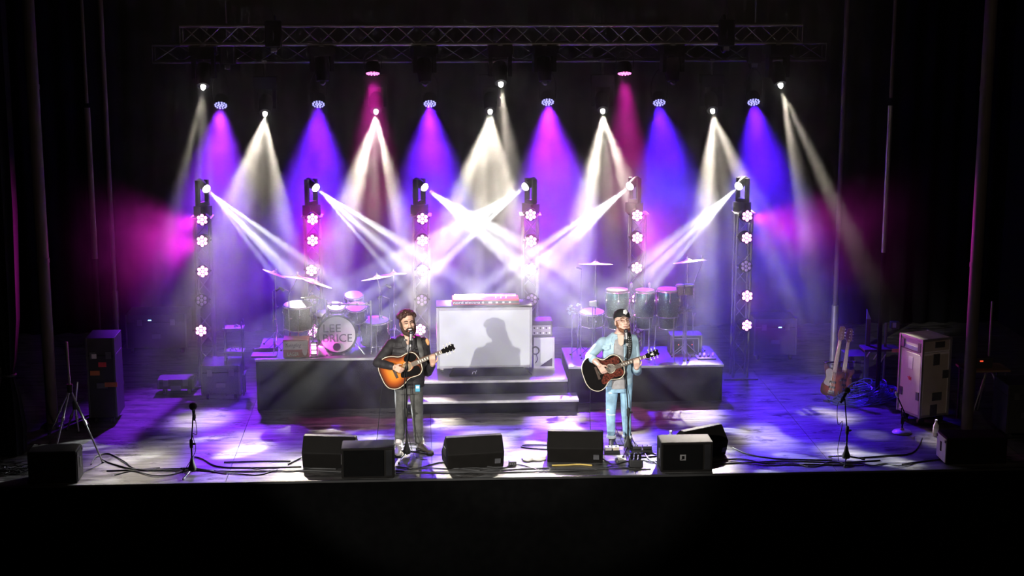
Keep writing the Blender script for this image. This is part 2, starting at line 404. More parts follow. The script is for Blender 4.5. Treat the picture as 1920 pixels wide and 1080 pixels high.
# ------------------------------------------------------------------ trusses and towers
TUBE = MB().cyl((0, 0, 0), (0, 0, 1), 1, n=8).mesh('tube'); TUBE.polygons.foreach_set('use_smooth', [True] * len(TUBE.polygons))
def tube_mesh(m):
    k = 'tube_' + m
    if k not in bpy.data.meshes:
        t = TUBE.copy(); t.name = k; t.materials.append(M[m])
    return bpy.data.meshes[k]
def bar(name, parent, a, b, r, m):
    """a straight round bar in the parent's own space, sharing one mesh"""
    a, b = V(a), V(b); x, y, d = frame(b - a); L = (b - a).length
    mt = Matrix((x * r, y * r, d * L)).transposed().to_4x4(); mt.translation = a
    return inst(name, tube_mesh(m), parent, mt)
def truss(parent, L, w, h, nb, m, axis, rc=.024, rb=.009):
    """box truss along axis 'x' or 'z' from the origin; cross-section w by h"""
    def P(t, a, b): return V((t, a, b)) if axis == 'x' else V((a, b, t))
    cs = [(s * w / 2, q * h / 2) for s, q in ((-1, -1), (1, -1), (1, 1), (-1, 1))]
    for c in cs: bar('chord', parent, P(0, *c), P(L, *c), rc, m)
    for k in range(4):
        c0, c1 = cs[k], cs[(k + 1) % 4]
        for e in (0, L): bar('brace', parent, P(e, *c0), P(e, *c1), rb, m)
        for i in range(nb):
            a, b = (c0, c1) if (i + k) % 2 == 0 else (c1, c0)
            bar('brace', parent, P(L * i / nb, *a), P(L * (i + 1) / nb, *b), rb, m)
YF, YR = 4.5, 6.1
tl = py(340, 65, YF); tr = py(1500, 65, YF)
ft = thing('lighting_truss', 'long aluminium box truss carrying the two pink LED pars', 'truss', (tl.x, YF, 4.95)); truss(ft, tr.x - tl.x, .29, .25, 32, 'alu_dull', 'x')
rt_ = thing('lighting_truss', 'black rear truss carrying the blue LED pars and five warm beam lights', 'truss', (-5, YR, 4.62)); truss(rt_, 10, .25, .25, 26, 'steel_dark', 'x')
def hoist(x, y, z, lab):
    h = thing('chain_hoist', lab, 'hoist', (x, y, z))
    MB().box((0, -.2, .02), (.22, .12, .36)).build('motor_body', 'black', h, bevel=.02, world=False)
    MB().torus((0, 0, 0), (1, 0, 0), .25, .022, 20, 6).build('sling', 'rubber', h, True, world=False)
    MB().cyl((0, -.2, .18), (0, -.2, ZT - z), .012, n=6).build('chain', 'steel_dark', h, world=False)
    MB().box((0, -.2, -.19), (.09, .07, .07)).build('hook_block', 'latch', h, bevel=.01, world=False)
for px, s in ((515, 'drum riser side'), (1357, 'bass guitar side')):
    p = py(px, 65, YF); hoist(p.x, YF, 4.95, 'black chain hoist holding the pink lamps\' truss on the ' + s)
for x, s in ((-3.9, 'drum riser side'), (3.9, 'bass guitar side')):
    hoist(x, YR, 4.62, 'black chain hoist holding the dark rear truss on the ' + s)
ZTW = 2.44
TWX = [381, 587, 790, 994, 1194, 1392]
TID = ['beside the dark road cases', 'behind the crash cymbals', 'between drum kit and keyboard cart', 'behind the red keyboard', 'behind the conga drums', 'past the end of the conga riser']
YT = 4.45
towers = []
for i, px in enumerate(TWX):
    p = py(px, 470, YT); lab = 'slim aluminium truss tower ' + TID[i]
    if i == 0:
        t0 = thing('truss_tower', lab, 'truss tower', (p.x, YT, 0), 'LED truss towers')
        MB().box((0, 0, .012), (.5, .36, .024)).build('base_plate', 'steel_dark', t0, bevel=.004, world=False)
        MB().box((0, 0, ZTW - .008), (.3, .3, .016)).build('top_plate', 'alu_dull', t0, bevel=.003, world=False)
        cs = [(-.105, -.105), (.105, -.105), (.105, .105), (-.105, .105)]
        for c in cs: bar('chord', t0, (*c, .02), (*c, ZTW - .012), .017, 'tower_alu')
        nb = 9
        for k in range(4):
            c0, c1 = cs[k], cs[(k + 1) % 4]
            for q in range(nb):
                a, b = (c0, c1) if (q + k) % 2 == 0 else (c1, c0)
                bar('brace', t0, (*a, .05 + (ZTW - .1) * q / nb), (*b, .05 + (ZTW - .1) * (q + 1) / nb), .007, 'tower_alu')
        towers.append(t0)
    else: towers.append(dup(t0, None, (p.x, YT, 0), None, lab))

# ------------------------------------------------------------------ LED pars
def par_meshes(rad, ncell, key):
    A = MB().lathe([(rad * .5, .16), (rad * .8, .15), (rad, .10), (rad, -.005), (rad * .94, -.005), (rad * .94, .01), (.001, .012)], n=24).mesh('housing_' + key); A.materials.append(M['black'])
    A.polygons.foreach_set('use_smooth', [True] * len(A.polygons)); A.set_sharp_from_angle(angle=R(40))
    return A
PAR_T = par_meshes(.088, 7, 'tower'); PAR_O = par_meshes(.105, 19, 'overhead')
def cell_mesh(r, m):
    k = 'led_%s_%d' % (m, int(r * 1000))
    if k not in bpy.data.meshes:
        q = MB().lathe([(r, 0), (r * .92, -.008), (r * .6, -.013), (.001, -.015)], n=12).mesh(k); q.materials.append(M[m])
        q.polygons.foreach_set('use_smooth', [True] * len(q.polygons))
    return bpy.data.meshes[k]
def led_par(p, d, label, group, housing, rad, cells, cr, ledm, mount, color=None, power=0, deg=60, blend=.8):
    p = V(p); d = V(d).normalized(); t = thing('led_par', label, 'stage light', p, group)
    q = aim_quat(d).to_matrix().to_4x4()
    inst('housing', housing, t, q)
    MB().lathe([(rad * .93, -.001), (.001, -.002)], n=24).build('face_plate', 'led_face', t, world=False).matrix_basis = q
    for (cx, cy) in cells: inst('led', cell_mesh(cr, ledm), t, q @ Matrix.Translation((cx, cy, -.003)))
    m = V(mount) - p; side = d.cross(V((0, 0, 1)))
    side = side.normalized() if side.length > .01 else V((1, 0, 0))
    b = MB(); back = -d * .06
    b.tube([side * (rad + .012) + back, side * (rad + .014) + back + m * .4, m * .75 + side * rad * .5, m * .8, m * .75 - side * rad * .5, -side * (rad + .014) + back + m * .4, -side * (rad + .012) + back], .008, 6, 4)
    b.cyl(m * .78, m, .012); b.build('yoke', 'black', t, True, world=False)
    if power: spot(t, p + d * .04, d, color, power, deg, blend, r=rad * .9)
    return t
C7 = [(0, 0)] + [(.055 * math.cos(R(60 * k + 30)), .055 * math.sin(R(60 * k + 30))) for k in range(6)]
C19 = [(0, 0)] + [(.04 * math.cos(R(60 * k)), .04 * math.sin(R(60 * k))) for k in range(6)] + [(.08 * math.cos(R(30 * k + 15)), .08 * math.sin(R(30 * k + 15))) for k in range(12)]
ORD = ['top', 'second', 'third', 'fourth', 'lowest']
PARPX = [[(379, 412), (379, 452), (380, 509), (378, 563), (377, 620)],
         [(586, 411), (586, 451), (584, 507), (584, 563), (588, 622)],
         [(792, 410), (792, 451), (792, 507), (791, 563), (788, 618)],
         [(995, 403), (996, 452), (996, 505), (997, 562), (997, 618)],
         [(1195, 404), (1195, 446), (1194, 502), (1195, 560), (1196, 615)],
         [(1401, 405), (1400, 446), (1399, 499), (1401, 555), (1400, 610)]]
OFF = {(0, 3), (1, 3), (2, 3), (3, 3), (3, 4), (5, 2), (4, 4)}
PINK = (1, .03, .72)
# sideways aim and power of the upper lamps, tower by tower
SIDE = [-.42, .12, .1, -.05, .15, .5]; PP = [1200, 620, 450, 350, 420, 800]
for i, row in enumerate(PARPX):
    for j, (x, y) in enumerate(row):
        p = py(x, y, YT - .28); off = (i, j) in OFF
        d = V((SIDE[i] if j < 2 else .15 * (-1) ** j, -1.0 if j < 2 else -1.2, 0 if j < 2 else .18))
        pw_ = PP[i] if j < 2 else (45 if (i, j) != (5, 4) else 90)
        if (i, j) == (5, 4): d = V((.8, -1, 0))
        if (i, j) == (5, 1): pw_ = 120
        lab = ('top glowing pink LED par on the truss tower ' if j == 0 else '%s LED par, %s, on the truss tower ' % (ORD[j], 'unlit' if off else 'glowing pink')) + TID[i]
        t = led_par(p, V((d.x * .35, d.y, d.z)), lab, 'LED pars on the truss towers', PAR_T, .088, C7, .024, 'led_off_glow' if off else 'led_pink', (p.x, YT - .125, p.z))
        if not off: spot(t, p + d.normalized() * .05, d, PINK, pw_, 46, .95, r=.07)

# ------------------------------------------------------------------ moving heads
def head_meshes():
    H = MB().lathe([(.045, 0), (.085, 0), (.088, .05), (.10, .12), (.105, .25), (.085, .32), (.04, .34)], n=24).mesh('head_shell'); H.materials.append(M['black'])
    Y = MB().box((.135, 0, .10), (.05, .12, .32)).box((-.135, 0, .10), (.05, .12, .32)).box((0, 0, .25), (.32, .12, .05)).mesh('yoke_arms'); Y.materials.append(M['black'])
    B = MB().box((0, 0, .34), (.34, .26, .13)).box((0, -.132, .34), (.14, .006, .05)).mesh('base_box'); B.materials.append(M['black'])
    for m in (H,): m.polygons.foreach_set('use_smooth', [True] * len(m.polygons)); m.set_sharp_from_angle(angle=R(40))
    return H, Y, B
HM, YM, BM = head_meshes()
def lens_mesh(r, m):
    k = 'lens_%s' % m
    q = MB().lathe([(r, .01), (r * .95, -.02), (r * .75, -.045), (r * .4, -.06), (.001, -.065)], n=20).mesh(k); q.materials.append(M[m])
    q.polygons.foreach_set('use_smooth', [True] * len(q.polygons)); return q
LB = lens_mesh(.098, 'lens_beam'); LW = lens_mesh(.036, 'lens_white'); LO = lens_mesh(.05, 'black_gloss')
CL = MB().box((0, 0, .43), (.06, .10, .06)).torus((0, 0, .50), (1, 0, 0), .035, .012, 14, 6).mesh('clamp'); CL.materials.append(M['latch'])
def mover(lens_p, tgt, label, group, lens, mount_z, color=None, power=0, deg=20, gobo=None, rot=0., below=False, r=.03):
    z_ = .6 if below else 1.
    p = V(lens_p); d = (V(tgt) - p).normalized(); c = p - d * .18 * z_
    base_z = mount_z; t = thing('moving_head', label, 'stage light', (c.x, c.y, mount_z), group)
    a = d.cross(V((0, 0, 1))); a.z = 0
    a = a.normalized() if a.length > 1e-3 else V((1, 0, 0))
    up = V((0, 0, -1)) if below else V((0, 0, 1)); y = up.cross(a)
    rotm = Matrix((a, y, up)).transposed().to_4x4()
    loc = Matrix.Translation(c - V(t.location))
    gap = abs(mount_z - c.z); k = min(1., (gap - (0 if below else .01)) / .405)
    if below: k = gap / .405
    sq = loc @ rotm @ Matrix.Diagonal((z_, z_, k, 1))
    inst('yoke', YM, t, sq); inst('base', BM, t, sq)
    if not below: MB().cyl((0, 0, c.z + .40 * k - mount_z), (0, 0, .02), .02, n=8).box((0, 0, .0), (.07, .07, .05)).build('clamp', 'latch', t, world=False)
    hq = loc @ aim_quat(d).to_matrix().to_4x4() @ Matrix.Diagonal((z_, z_, z_, 1)) @ Matrix.Translation((0, 0, -.18))
    h = inst('head', HM, t, hq); inst('lens', lens, t, hq)
    if power and gobo == 'prism':               # faceted prism: a fan of narrow beams from one lens
        x, y, z = frame(d)
        for k in range(5):
            a_ = rot + 2 * math.pi * k / 5; w_ = .115 * (1 + .25 * math.sin(2.7 * k + rot))
            spot(t, p + d * .08, d + (x * math.cos(a_) + y * math.sin(a_)) * w_, color, power * (1 + .4 * math.sin(3.3 * k + rot)), 3.7 + .9 * math.sin(4 * k + rot), .6, r=.012)
        spot(t, p + d * .08, d, color, power * .6, 3.4, .6, r=.012)
        spot(t, p + d * .06, d, color, power * .12, 17, .8, r=.02)
    elif power: spot(t, p + d * .09, d, color, power, deg, .15, gobo, r, rot)
    return t
WARM = (1, .90, .74)
def ring(n, rad, gr, gi, ph=0., ctr=None, flat=1.):
    g = [(rad * math.cos(ph + 2 * math.pi * k / n), rad * flat * math.sin(ph + 2 * math.pi * k / n), gr * (1 + .25 * math.sin(5 * k + ph)), gi * (1 + .35 * math.sin(3.1 * k + ph))) for k in range(n)]
    if ctr: g.append((0, 0, ctr[0], ctr[1]))
    return g
# six on the towers, crossing inwards
TH = [((387, 354), (930, 860)), ((592, 352), (1200, 860)), ((796, 351), (1500, 860)), ((985, 350), (250, 860)), ((1181, 349), (560, 862)), ((1385, 349), (850, 862))]
HP = [v * 10.5 for v in (1500, 1500, 2600, 2600, 1900, 1600)]
for i, (a, b) in enumerate(TH):
    p = py(a[0], a[1], YT - .02); tgt = pz(*b)
    d = (tgt - p).normalized(); c = p - d * .18
    mover(p, tgt, 'moving head beaming cold white on the truss tower ' + TID[i], 'moving heads on the truss towers', LB, ZTW, (.93, .97, 1), HP[i], 19,
          'prism', .4 + 1.3 * i, True, .012)
NTH = ['nearest', 'second', 'third', 'fourth', 'fifth', 'sixth']
SP = [((497, 212), (460, 830), 1300), ((705, 208), (690, 830), 1600), ((919, 208), (905, 830), 2600), ((1130, 207), (1175, 824), 1700), ((1336, 207), (1440, 818), 1400)]
for i, (a, b, w) in enumerate(SP):
    p = py(a[0], a[1], YR - .26); n = 5 - i
    mover(p, pz(*b), 'moving head with a warm white cone on the rear truss, %s from the bass guitars' % NTH[n - 1], 'warm beam lights on the rear truss', LW, 4.50, WARM, w * 6.4, 50,
          ring(4, .25, .074, 1, .62 + .22 * math.sin(2.3 * i), (.065, .4), .75), 0, False)
SF = [((381, 161), (340, 830), 420, 'above the dark road cases'), ((939, 156), (985, 850), 700, 'above the grey keyboard cart'), ((1463, 158), (1635, 815), 700, 'above the bass guitars')]
for i, (a, b, w, s) in enumerate(SF):
    p = py(a[0], a[1], YF - .25)
    mover(p, pz(*b), 'moving head with a thin warm beam on the aluminium truss ' + s, 'warm beam lights on the aluminium truss', LW, 4.81, WARM, w * 5, 36,
          ring(3, .16, .05, 1, .6 + i, (.04, .4)), 0, False)
for i, (x, y) in enumerate([(605, 152), (797, 154), (1022, 152), (1262, 152)]):
    p = py(x, y, YF - .19)
    mover(p, p + V((.05, -.25, -1)), 'unlit black moving head under the aluminium truss, %s from the drum riser end' % NTH[i], 'unlit moving heads', LO, 4.81)
BP = [(414, 197), (597, 195), (806, 194), (1027, 191), (1236, 192), (1413, 191)]
BLUE = [(.24, .02, 1), (.12, .006, 1), (.12, .006, 1), (.22, .012, 1), (.07, .005, 1), (.07, .005, 1)]
BW = [v * 9.5 for v in (700, 900, 950, 1100, 700, 700)]
for i, (x, y) in enumerate(BP):
    p = py(x, y, YR - .1)
    led_par(p, V((0, -3.1, -3.9)), 'LED par shining blue on the dark rear truss, %s from the bass guitars' % NTH[5 - i], 'blue LED pars', PAR_O, .105, C19, .014, 'led_blue', (p.x, YR - .125, 4.48), BLUE[i], BW[i], 46, .9)
for i, (x, y, w, s) in enumerate([(699, 137, 1000, 'drum kit'), (1171, 137, 1200, 'conga drums')]):
    p = py(x, y, YF - .05)
    led_par(p, V((0, -1.2, -3.9)), 'LED par shining magenta on the aluminium truss above the ' + s, 'magenta LED pars', PAR_O, .105, C19, .014, 'led_magenta', (p.x, YF - .145, 4.81), (1, .02, .55), w, 34, .9)

# ------------------------------------------------------------------ haze
def haze():
    m = bpy.data.materials.new('stage_haze'); m.use_nodes = True; nt, N, L = nodes(m); N.clear()
    out = N.new('ShaderNodeOutputMaterial'); v = N.new('ShaderNodeVolumeScatter'); v.inputs['Anisotropy'].default_value = .0; v.inputs['Color'].default_value = (1, 1, 1, 1)
    tc = N.new('ShaderNodeTexCoord'); nz = N.new('ShaderNodeTexNoise'); nz.inputs['Scale'].default_value = 1.7; nz.inputs['Detail'].default_value = 3; nz.inputs['Roughness'].default_value = .6; nz.inputs['Distortion'].default_value = .5
    L(tc.outputs['Object'], nz.inputs['Vector'])
    mr = N.new('ShaderNodeMapRange'); mr.inputs[1].default_value = .38; mr.inputs[2].default_value = .66; mr.inputs[3].default_value = .045; mr.inputs[4].default_value = .19
    L(nz.outputs['Fac'], mr.inputs[0])
    sx = N.new('ShaderNodeSeparateXYZ'); L(tc.outputs['Object'], sx.inputs[0])
    def fade(sock, a, b, lo=0.):
        r = N.new('ShaderNodeMapRange'); r.interpolation_type = 'SMOOTHSTEP'; r.inputs[1].default_value = a; r.inputs[2].default_value = b; r.inputs[3].default_value = lo; L(sock, r.inputs[0]); return r.outputs[0]
    ab = N.new('ShaderNodeMath'); ab.operation = 'ABSOLUTE'; L(sx.outputs[0], ab.inputs[0])
    cur = mr.outputs[0]                            # it thins out towards the hall and into the wings
    for f_ in (fade(sx.outputs[1], 1.2, 3.3), fade(sx.outputs[2], .4, 3.0, .32), fade(ab.outputs[0], 5.8, 3.6)):
        mu = N.new('ShaderNodeMath'); mu.operation = 'MULTIPLY'; L(cur, mu.inputs[0]); L(f_, mu.inputs[1]); cur = mu.outputs[0]
    L(cur, v.inputs['Density'])
    L(v.outputs[0], out.inputs['Volume'])
    o = MB().box((0, 3.95, 3.3), (13.6, 7.6, 6.56)).build('haze', m)
    o['kind'] = 'stuff'; tag(o, 'thin drifting theatrical haze filling the stage and catching the light beams', 'haze')
sc.cycles.volume_step_rate = 1.0
haze()
#==OBJECTS==
# ------------------------------------------------------------------ risers and steps
def riser(name, lab, x0, x1, y0, y1, z, lips=True):
    t = thing(name, lab, 'riser', ((x0 + x1) / 2, (y0 + y1) / 2, 0))
    MB().box(((x0 + x1) / 2, (y0 + y1) / 2, z - .02), (x1 - x0, y1 - y0, .04)).build('deck', 'deck_top', t, bevel=.004)
    o = drape('skirt', (x0 + .01, y0 + .025, 0), (x1 - .01, y0 + .025, 0), .002, z - .04, .008, .42, 'skirt_cloth', (0, -1, 0)); o.parent = t; o.location = -V(t.location)
    MB().box((x1 - .015, (y0 + y1) / 2 + .03, z / 2 - .02), (.012, y1 - y0 - .08, z - .045)).build('skirt', 'skirt_cloth', t)
    MB().box((x0 + .015, (y0 + y1) / 2 + .03, z / 2 - .02), (.012, y1 - y0 - .08, z - .045)).build('skirt', 'skirt_cloth', t)
    MB().box(((x0 + x1) / 2, y0 - .006, z - .018), (x1 - x0, .012, .03)).build('edge_rail', 'deck_edge', t)
    for sx in (x0 + .06, x1 - .06):
        for sy in (y0 + .09, y1 - .06): MB().cyl((sx, sy, 0), (sx, sy, z - .04), .024).build('leg', 'alu', t)
    return t
Yd, Yc, Ye = 3.04, 3.17, 4.26
Zd = py(560, 672, Yd).z; Zc = py(1200, 685, Yc).z
xdl = py(478, 672, Yd).x; xs0 = -1.35
riser('drum_riser', 'high black-skirted riser deck that carries the drum kit', xdl, xs0 - .01, Yd, Ye, Zd)
xcl = py(1066, 686, Yc).x; xcr = py(1357, 682, Yc).x
riser('percussion_riser', 'black-skirted riser deck that carries the conga drums', xcl, xcr, Yc, Ye, Zc)
Y1 = 2.72; Z1 = py(900, 751, Y1).z; xs1 = py(1085, 751, Y1).x
Y2 = pz(900, 738, Z1).y; Z2 = py(900, 713, Y2).z
riser('stage_step', 'low step covered in grey below the keyboard platform', xs0, xs1, Y1, Y2 - .02, Z1)
riser('keyboard_platform', 'middle platform carrying the grey keyboard cart', xs0, xcl - .02, Y2, Ye, Z2)

# ------------------------------------------------------------------ keyboard cart, keyboard, cases on the platform
Yk = pz(900, 700, Z2).y
kl = py(818, 577, Yk).x; kr = py(998, 577, Yk).x; kt = py(900, 577, Yk).z; kb = py(900, 690, Yk).z
kc = thing('keyboard_cart', 'wide grey-fronted cart on casters under the red keyboard', 'cart', ((kl + kr) / 2, Yk + .2, Z2))
MB().box(((kl + kr) / 2, Yk + .012, (kt + kb) / 2), (kr - kl - .06, .02, kt - kb - .06)).build('front_panel', 'board', kc)
for a, b in (((kl, kb), (kl + .035, kt)), ((kr - .035, kb), (kr, kt))): MB().box(((a[0] + b[0]) / 2, Yk + .01, (kt + kb) / 2), (.035, .04, kt - kb)).build('frame_post', 'board_frame', kc, bevel=.004)
for z in (kb + .017, kt - .017): MB().box(((kl + kr) / 2, Yk + .01, z), (kr - kl - .072, .04, .034)).build('frame_rail', 'board_frame', kc, bevel=.004)
MB().box(((kl + kr) / 2, Yk + .22, kt + .012), (kr - kl, .42, .024)).build('top_board', 'case_dark', kc, bevel=.004)
MB().box((kl + .012, Yk + .23, (kt + kb) / 2), (.024, .38, kt - kb)).build('side_panel', 'case_dark', kc)
MB().box((kr - .012, Yk + .23, (kt + kb) / 2), (.024, .38, kt - kb)).build('side_panel', 'case_dark', kc)
MB().box(((kl + kr) / 2, Yk + .22, kb + .012), (kr - kl, .40, .024)).build('bottom_board', 'case_dark', kc)
for x in (kl + .07, kr - .07):
    for y in (Yk + .06, Yk + .36):
        w = MB().cyl((x - .018, y, Z2 + .035), (x + .018, y, Z2 + .035), .035, n=16).build('caster', 'rubber', kc, True)
        MB().box((x, y, Z2 + .06), (.05, .06, .02)).cyl((x, y, Z2 + .06), (x, y, kb + .002), .012).build('caster_fork', 'chrome', w)
ka = py(848, 572, Yk + .15).x; kz = py(973, 572, Yk + .15).x; kh = kt + .024
kbd = thing('keyboard', 'red stage keyboard with white lettering lying on the grey cart', 'keyboard', ((ka + kz) / 2, Yk + .2, kh))
MB().box(((ka + kz) / 2, Yk + .22, kh + .04), (kz - ka, .30, .075)).build('body', 'red_keys', kbd, bevel=.01)
MB().box(((ka + kz) / 2, Yk + .068, kh + .035), (kz - ka - .01, .004, .042)).build('rear_panel', 'steel_dark', kbd)
text('lettering', 'nord electro 6', 'white', kbd, face_mtx(V((ka + .015, Yk + .064, kh + .022)) - V(kbd.location)), .042, .001, width=.42)
for k in range(4): MB().box((ka + .52 + .09 * k, Yk + .064, kh + .034), (.05 if k == 0 else .03, .006, .02)).build('socket', 'white', kbd)
for k in range(22): MB().box((ka + .03 + (kz - ka - .06) * (k + .5) / 22, Yk + .33, kh + .082), ((kz - ka - .06) / 22 - .003, .12, .012)).build('key', 'white_key', kbd)
for k in range(3): MB().lathe([(.011, 0), (.009, .03)], (ka + .6 + .07 * k, Yk + .16, kh + .077), n=12).build('knob', 'white', kbd)
# low black trough before the cart
lp = thing('floor_panel', 'long low black trapezoid panel lying before the grey cart', 'panel', (py(918, 698, Yk - .1).x, Yk - .12, Z2))
x0 = py(842, 698, Yk - .12).x; x1 = py(998, 698, Yk - .12).x
MB().prism([(x0, Z2), (x1, Z2), (x1 - .12, Z2 + .10), (x0 + .05, Z2 + .10)], (0, Yk - .16, 0), (1, 0, 0), (0, 0, 1), (0, .1, 0)).build('body', 'black', lp, bevel=.006)
q = V((py(888, 696, Yk).x, Yk - .163, Z2 + .05))
for dx, dz, an in ((-.02, .0, .3), (.0, .015, 1.4), (.02, .0, -.2), (.03, .02, .5)): MB().box(q + V((dx, 0, dz)), (.008, .008, .035), Matrix.Rotation(an, 3, 'Y')).build('clip', 'chrome', lp)
# guitar cabinet and amp head to the right of the cart
Yg = pz(1020, 690, Z2).y
ga = py(1001, 690, Yg).x; gb = py(1039, 690, Yg).x; gt = py(1020, 633, Yg).z
gc = thing('guitar_cabinet', 'grey-fronted cabinet with pale metal edges beside the keyboard cart', 'cabinet', ((ga + gb) / 2, Yg + .17, Z2))
MB().box(((ga + gb) / 2, Yg + .18, (gt + Z2) / 2), (gb - ga - .02, .32, gt - Z2 - .01)).build('body', 'case_dark', gc)
MB().box(((ga + gb) / 2, Yg + .012, (gt + Z2) / 2), (gb - ga - .03, .02, gt - Z2 - .04)).build('front_panel', 'board', gc)
for x in (ga + .008, gb - .008): MB().box((x, Yg + .012, (gt + Z2) / 2), (.022, .03, gt - Z2)).build('edge_strip', 'deck_edge', gc)
for z in (Z2 + .012, gt - .012): MB().box(((ga + gb) / 2, Yg + .012, z), (gb - ga - .038, .03, .024)).build('edge_strip', 'deck_edge', gc)
MB().prism([(0, 0), (.17, 0), (.17, .12)], (gb - .20, Yg - .004, Z2 + .025), (1, 0, 0), (0, 0, 1), (0, .006, 0)).build('corner_plate', 'case_dark', gc)
cc = tag(MB().torus((ga + .02, Yg - .016, gt - .18), (0, 1, 0), .055, .007, 24, 6).torus((ga + .02, Yg - .026, gt - .18), (0, 1, 0), .048, .007, 24, 6).tube([(ga + .03, Yg - .02, gt - .23), (ga + .05, Yg - .03, gt - .3), (ga + .02, Yg - .02, gt - .36)], .006).build('coiled_cable', 'cable', None, True), 'black cable coil hanging on the grey cabinet with pale edges', 'cable')
ah = thing('amplifier_head', 'small black amplifier head with rows of knobs on the grey cabinet', 'amplifier', ((ga + gb) / 2, Yg + .17, gt))
at = gt + .23
MB().box(((ga + gb) / 2 - .03, Yg + .18, gt + .115), (.30, .28, .23)).build('body', 'case_dark', ah, bevel=.01)
MB().box(((ga + gb) / 2 - .03, Yg + .038, gt + .10), (.26, .006, .13)).build('face_plate', 'alu_dull', ah)
for k in range(6):
    for r_ in range(2): MB().lathe([(.012, 0), (.010, .02)], ((ga + gb) / 2 - .135 + .042 * k, Yg + .036, gt + .06 + .07 * r_), (0, -1, 0), 10).build('knob', 'white' if k % 2 else 'black', ah)
for k in range(3): MB().box(((ga + gb) / 2 - .03, Yg + .037, gt + .185 + .016 * k), (.26, .006, .006)).build('vent_slat', 'steel_dark', ah)

# ------------------------------------------------------------------ drum kit
def tripod(t, x, y, z0, top, spread=.22, hub=.16, m='chrome', r=.009, a0=.5):
    MB().cyl((x, y, z0 + .05), (x, y, top), r, r * .8, 10).build('pole', m, t, True)
    for k in range(3):
        a = a0 + 2 * math.pi * k / 3; e = V((x + spread * math.cos(a), y + spread * math.sin(a), z0 + .012))
        l = MB().cyl((x, y, z0 + hub + .05), e, r * .8, r * .7, 8).build('leg', m, t); MB().ell(e, (.014, .014, .012), 8, 6).build('rubber_foot', 'rubber', l)
    MB().cyl((x, y, z0 + hub), (x, y, z0 + hub + .08), r * 1.8, n=10).build('collar', m, t, True)
    MB().cyl((x, y, top * .55 + z0 * .45 - .03), (x, y, top * .55 + z0 * .45 + .03), r * 1.7, n=10).ell((x + .02, y, top * .55 + z0 * .45), (.02, .008, .01), 8, 6).build('clamp', m, t, True)
def cymbal(lab, px, pyy, Y, hw, tilt, zf, base=None, fwd=-8, m='cymbal', grp='cymbals on stands', tname='cymbal_stand'):
    c = py(px, pyy, Y); rad = hw * .0077
    bx = c.x if base is None else py(base, pyy, Y).x
    t = thing(tname, lab, 'cymbal', (bx, Y, zf), grp)
    n = V((math.sin(R(tilt)), -math.sin(R(fwd)), 1)).normalized()
    MB().lathe([(.003, .0), (rad, .0), (rad, .002), (rad * .25, .018), (rad * .2, .03), (rad * .1, .042), (.006, .045)], c - n * .02, n, 32).build('cymbal', m, t, True)
    MB().lathe([(.012, .02), (.012, .05), (.004, .06)], c, n, 10).build('wing_nut', 'chrome', t, True)
    top = c - n * .03
    if abs(bx - c.x) > .05:
        k = V((bx, Y + .03, zf + (c.z - zf) * .75)); tripod(t, bx, Y + .03, zf, k.z)
        MB().cyl(k, top, .007, n=8).build('boom_arm', 'chrome', t, True)
    else: tripod(t, c.x, Y + .02, zf, top.z)
    return t
def drum(name, lab, c, axis, rad, dep, zf, legs=0, m='drum_shell', lugs=8, head='batter', grp=None, hold=None):
    c = V(c); ax = V(axis).normalized(); x, y, z = frame(ax)
    t = thing(name, lab, 'drum', (c.x, c.y, zf), grp)
    MB().lathe([(rad * .98, -dep), (rad, -dep), (rad, 0), (rad * .98, 0)], c, ax, 32).build('shell', m, t, True)
    MB().lathe([(rad * .985, -.002), (rad * .985, .004), (.001, .007)], c, ax, 32).build('drum_head', head, t, True)
    for h in (-.012, -dep + .012): MB().torus(c + ax * h, ax, rad + .006, .010, 32, 8).build('hoop', 'chrome', t, True)
    for k in range(lugs):
        a = 2 * math.pi * k / lugs + .2; u = x * math.cos(a) + y * math.sin(a)
        MB().cyl(c + u * (rad + .014) - ax * .01, c + u * (rad + .014) - ax * min(dep * .8, .14), .005, n=6).ell(c + u * (rad + .012) - ax * min(dep * .45, .09), (.012, .012, .022), 8, 6).build('lug', 'chrome', t, True)
    for k in range(legs):
        a = 2 * math.pi * k / legs + .6; q = V((math.cos(a), math.sin(a), 0)) * (rad + .02); b = V((c.x, c.y, 0)) + q
        MB().cyl((b.x, b.y, c.z - dep * .3), (b.x + q.x * .15, b.y + q.y * .15, zf), .008, n=8).build('leg', 'chrome', t, True)
    if hold: MB().tube([V(h) for h in hold], .011, 8).build('holder_rod', 'chrome', t, True)
    return t
YB_ = Yd + .14; bc = py(632, 627, YB_); br = 37 / 138.5
bd = thing('bass_drum', 'large bass drum with a pale lettered front head and round port hole', 'drum', (bc.x, YB_ + .2, Zd))
MB().lathe([(br - .012, .42), (br - .012, 0), (br - .014, 0), (br - .014, .42)], bc, (0, 1, 0), 48).build('shell', 'drum_shell', bd, True)
MB().lathe([(br - .018, .004), (br - .018, -.001), (.001, -.003)], bc, (0, 1, 0), 48).build('drum_head', 'drum_head', bd, True)
for h in (.0, .42): MB().lathe([(br - .022, h - .012), (br + .006, h - .012), (br + .006, h + .02), (br - .022, h + .02), (br - .022, h - .012)], bc, (0, 1, 0), 48, False).build('hoop', 'black_gloss', bd, True)
for k in range(10):
    a = 2 * math.pi * k / 10; u = V((math.cos(a), 0, math.sin(a)))
    MB().cyl(bc + u * (br + .012) + V((0, -.02, 0)), bc + u * (br + .012) + V((0, .14, 0)), .006, n=6).box(bc + u * (br + .014) + V((0, -.012, 0)), (.03, .02, .03)).build('tension_claw', 'chrome', bd)
ph_ = py(631.5, 648, YB_) + V((0, -.006, 0)); ph_ = py(631.5, 650.5, YB_ - .004)
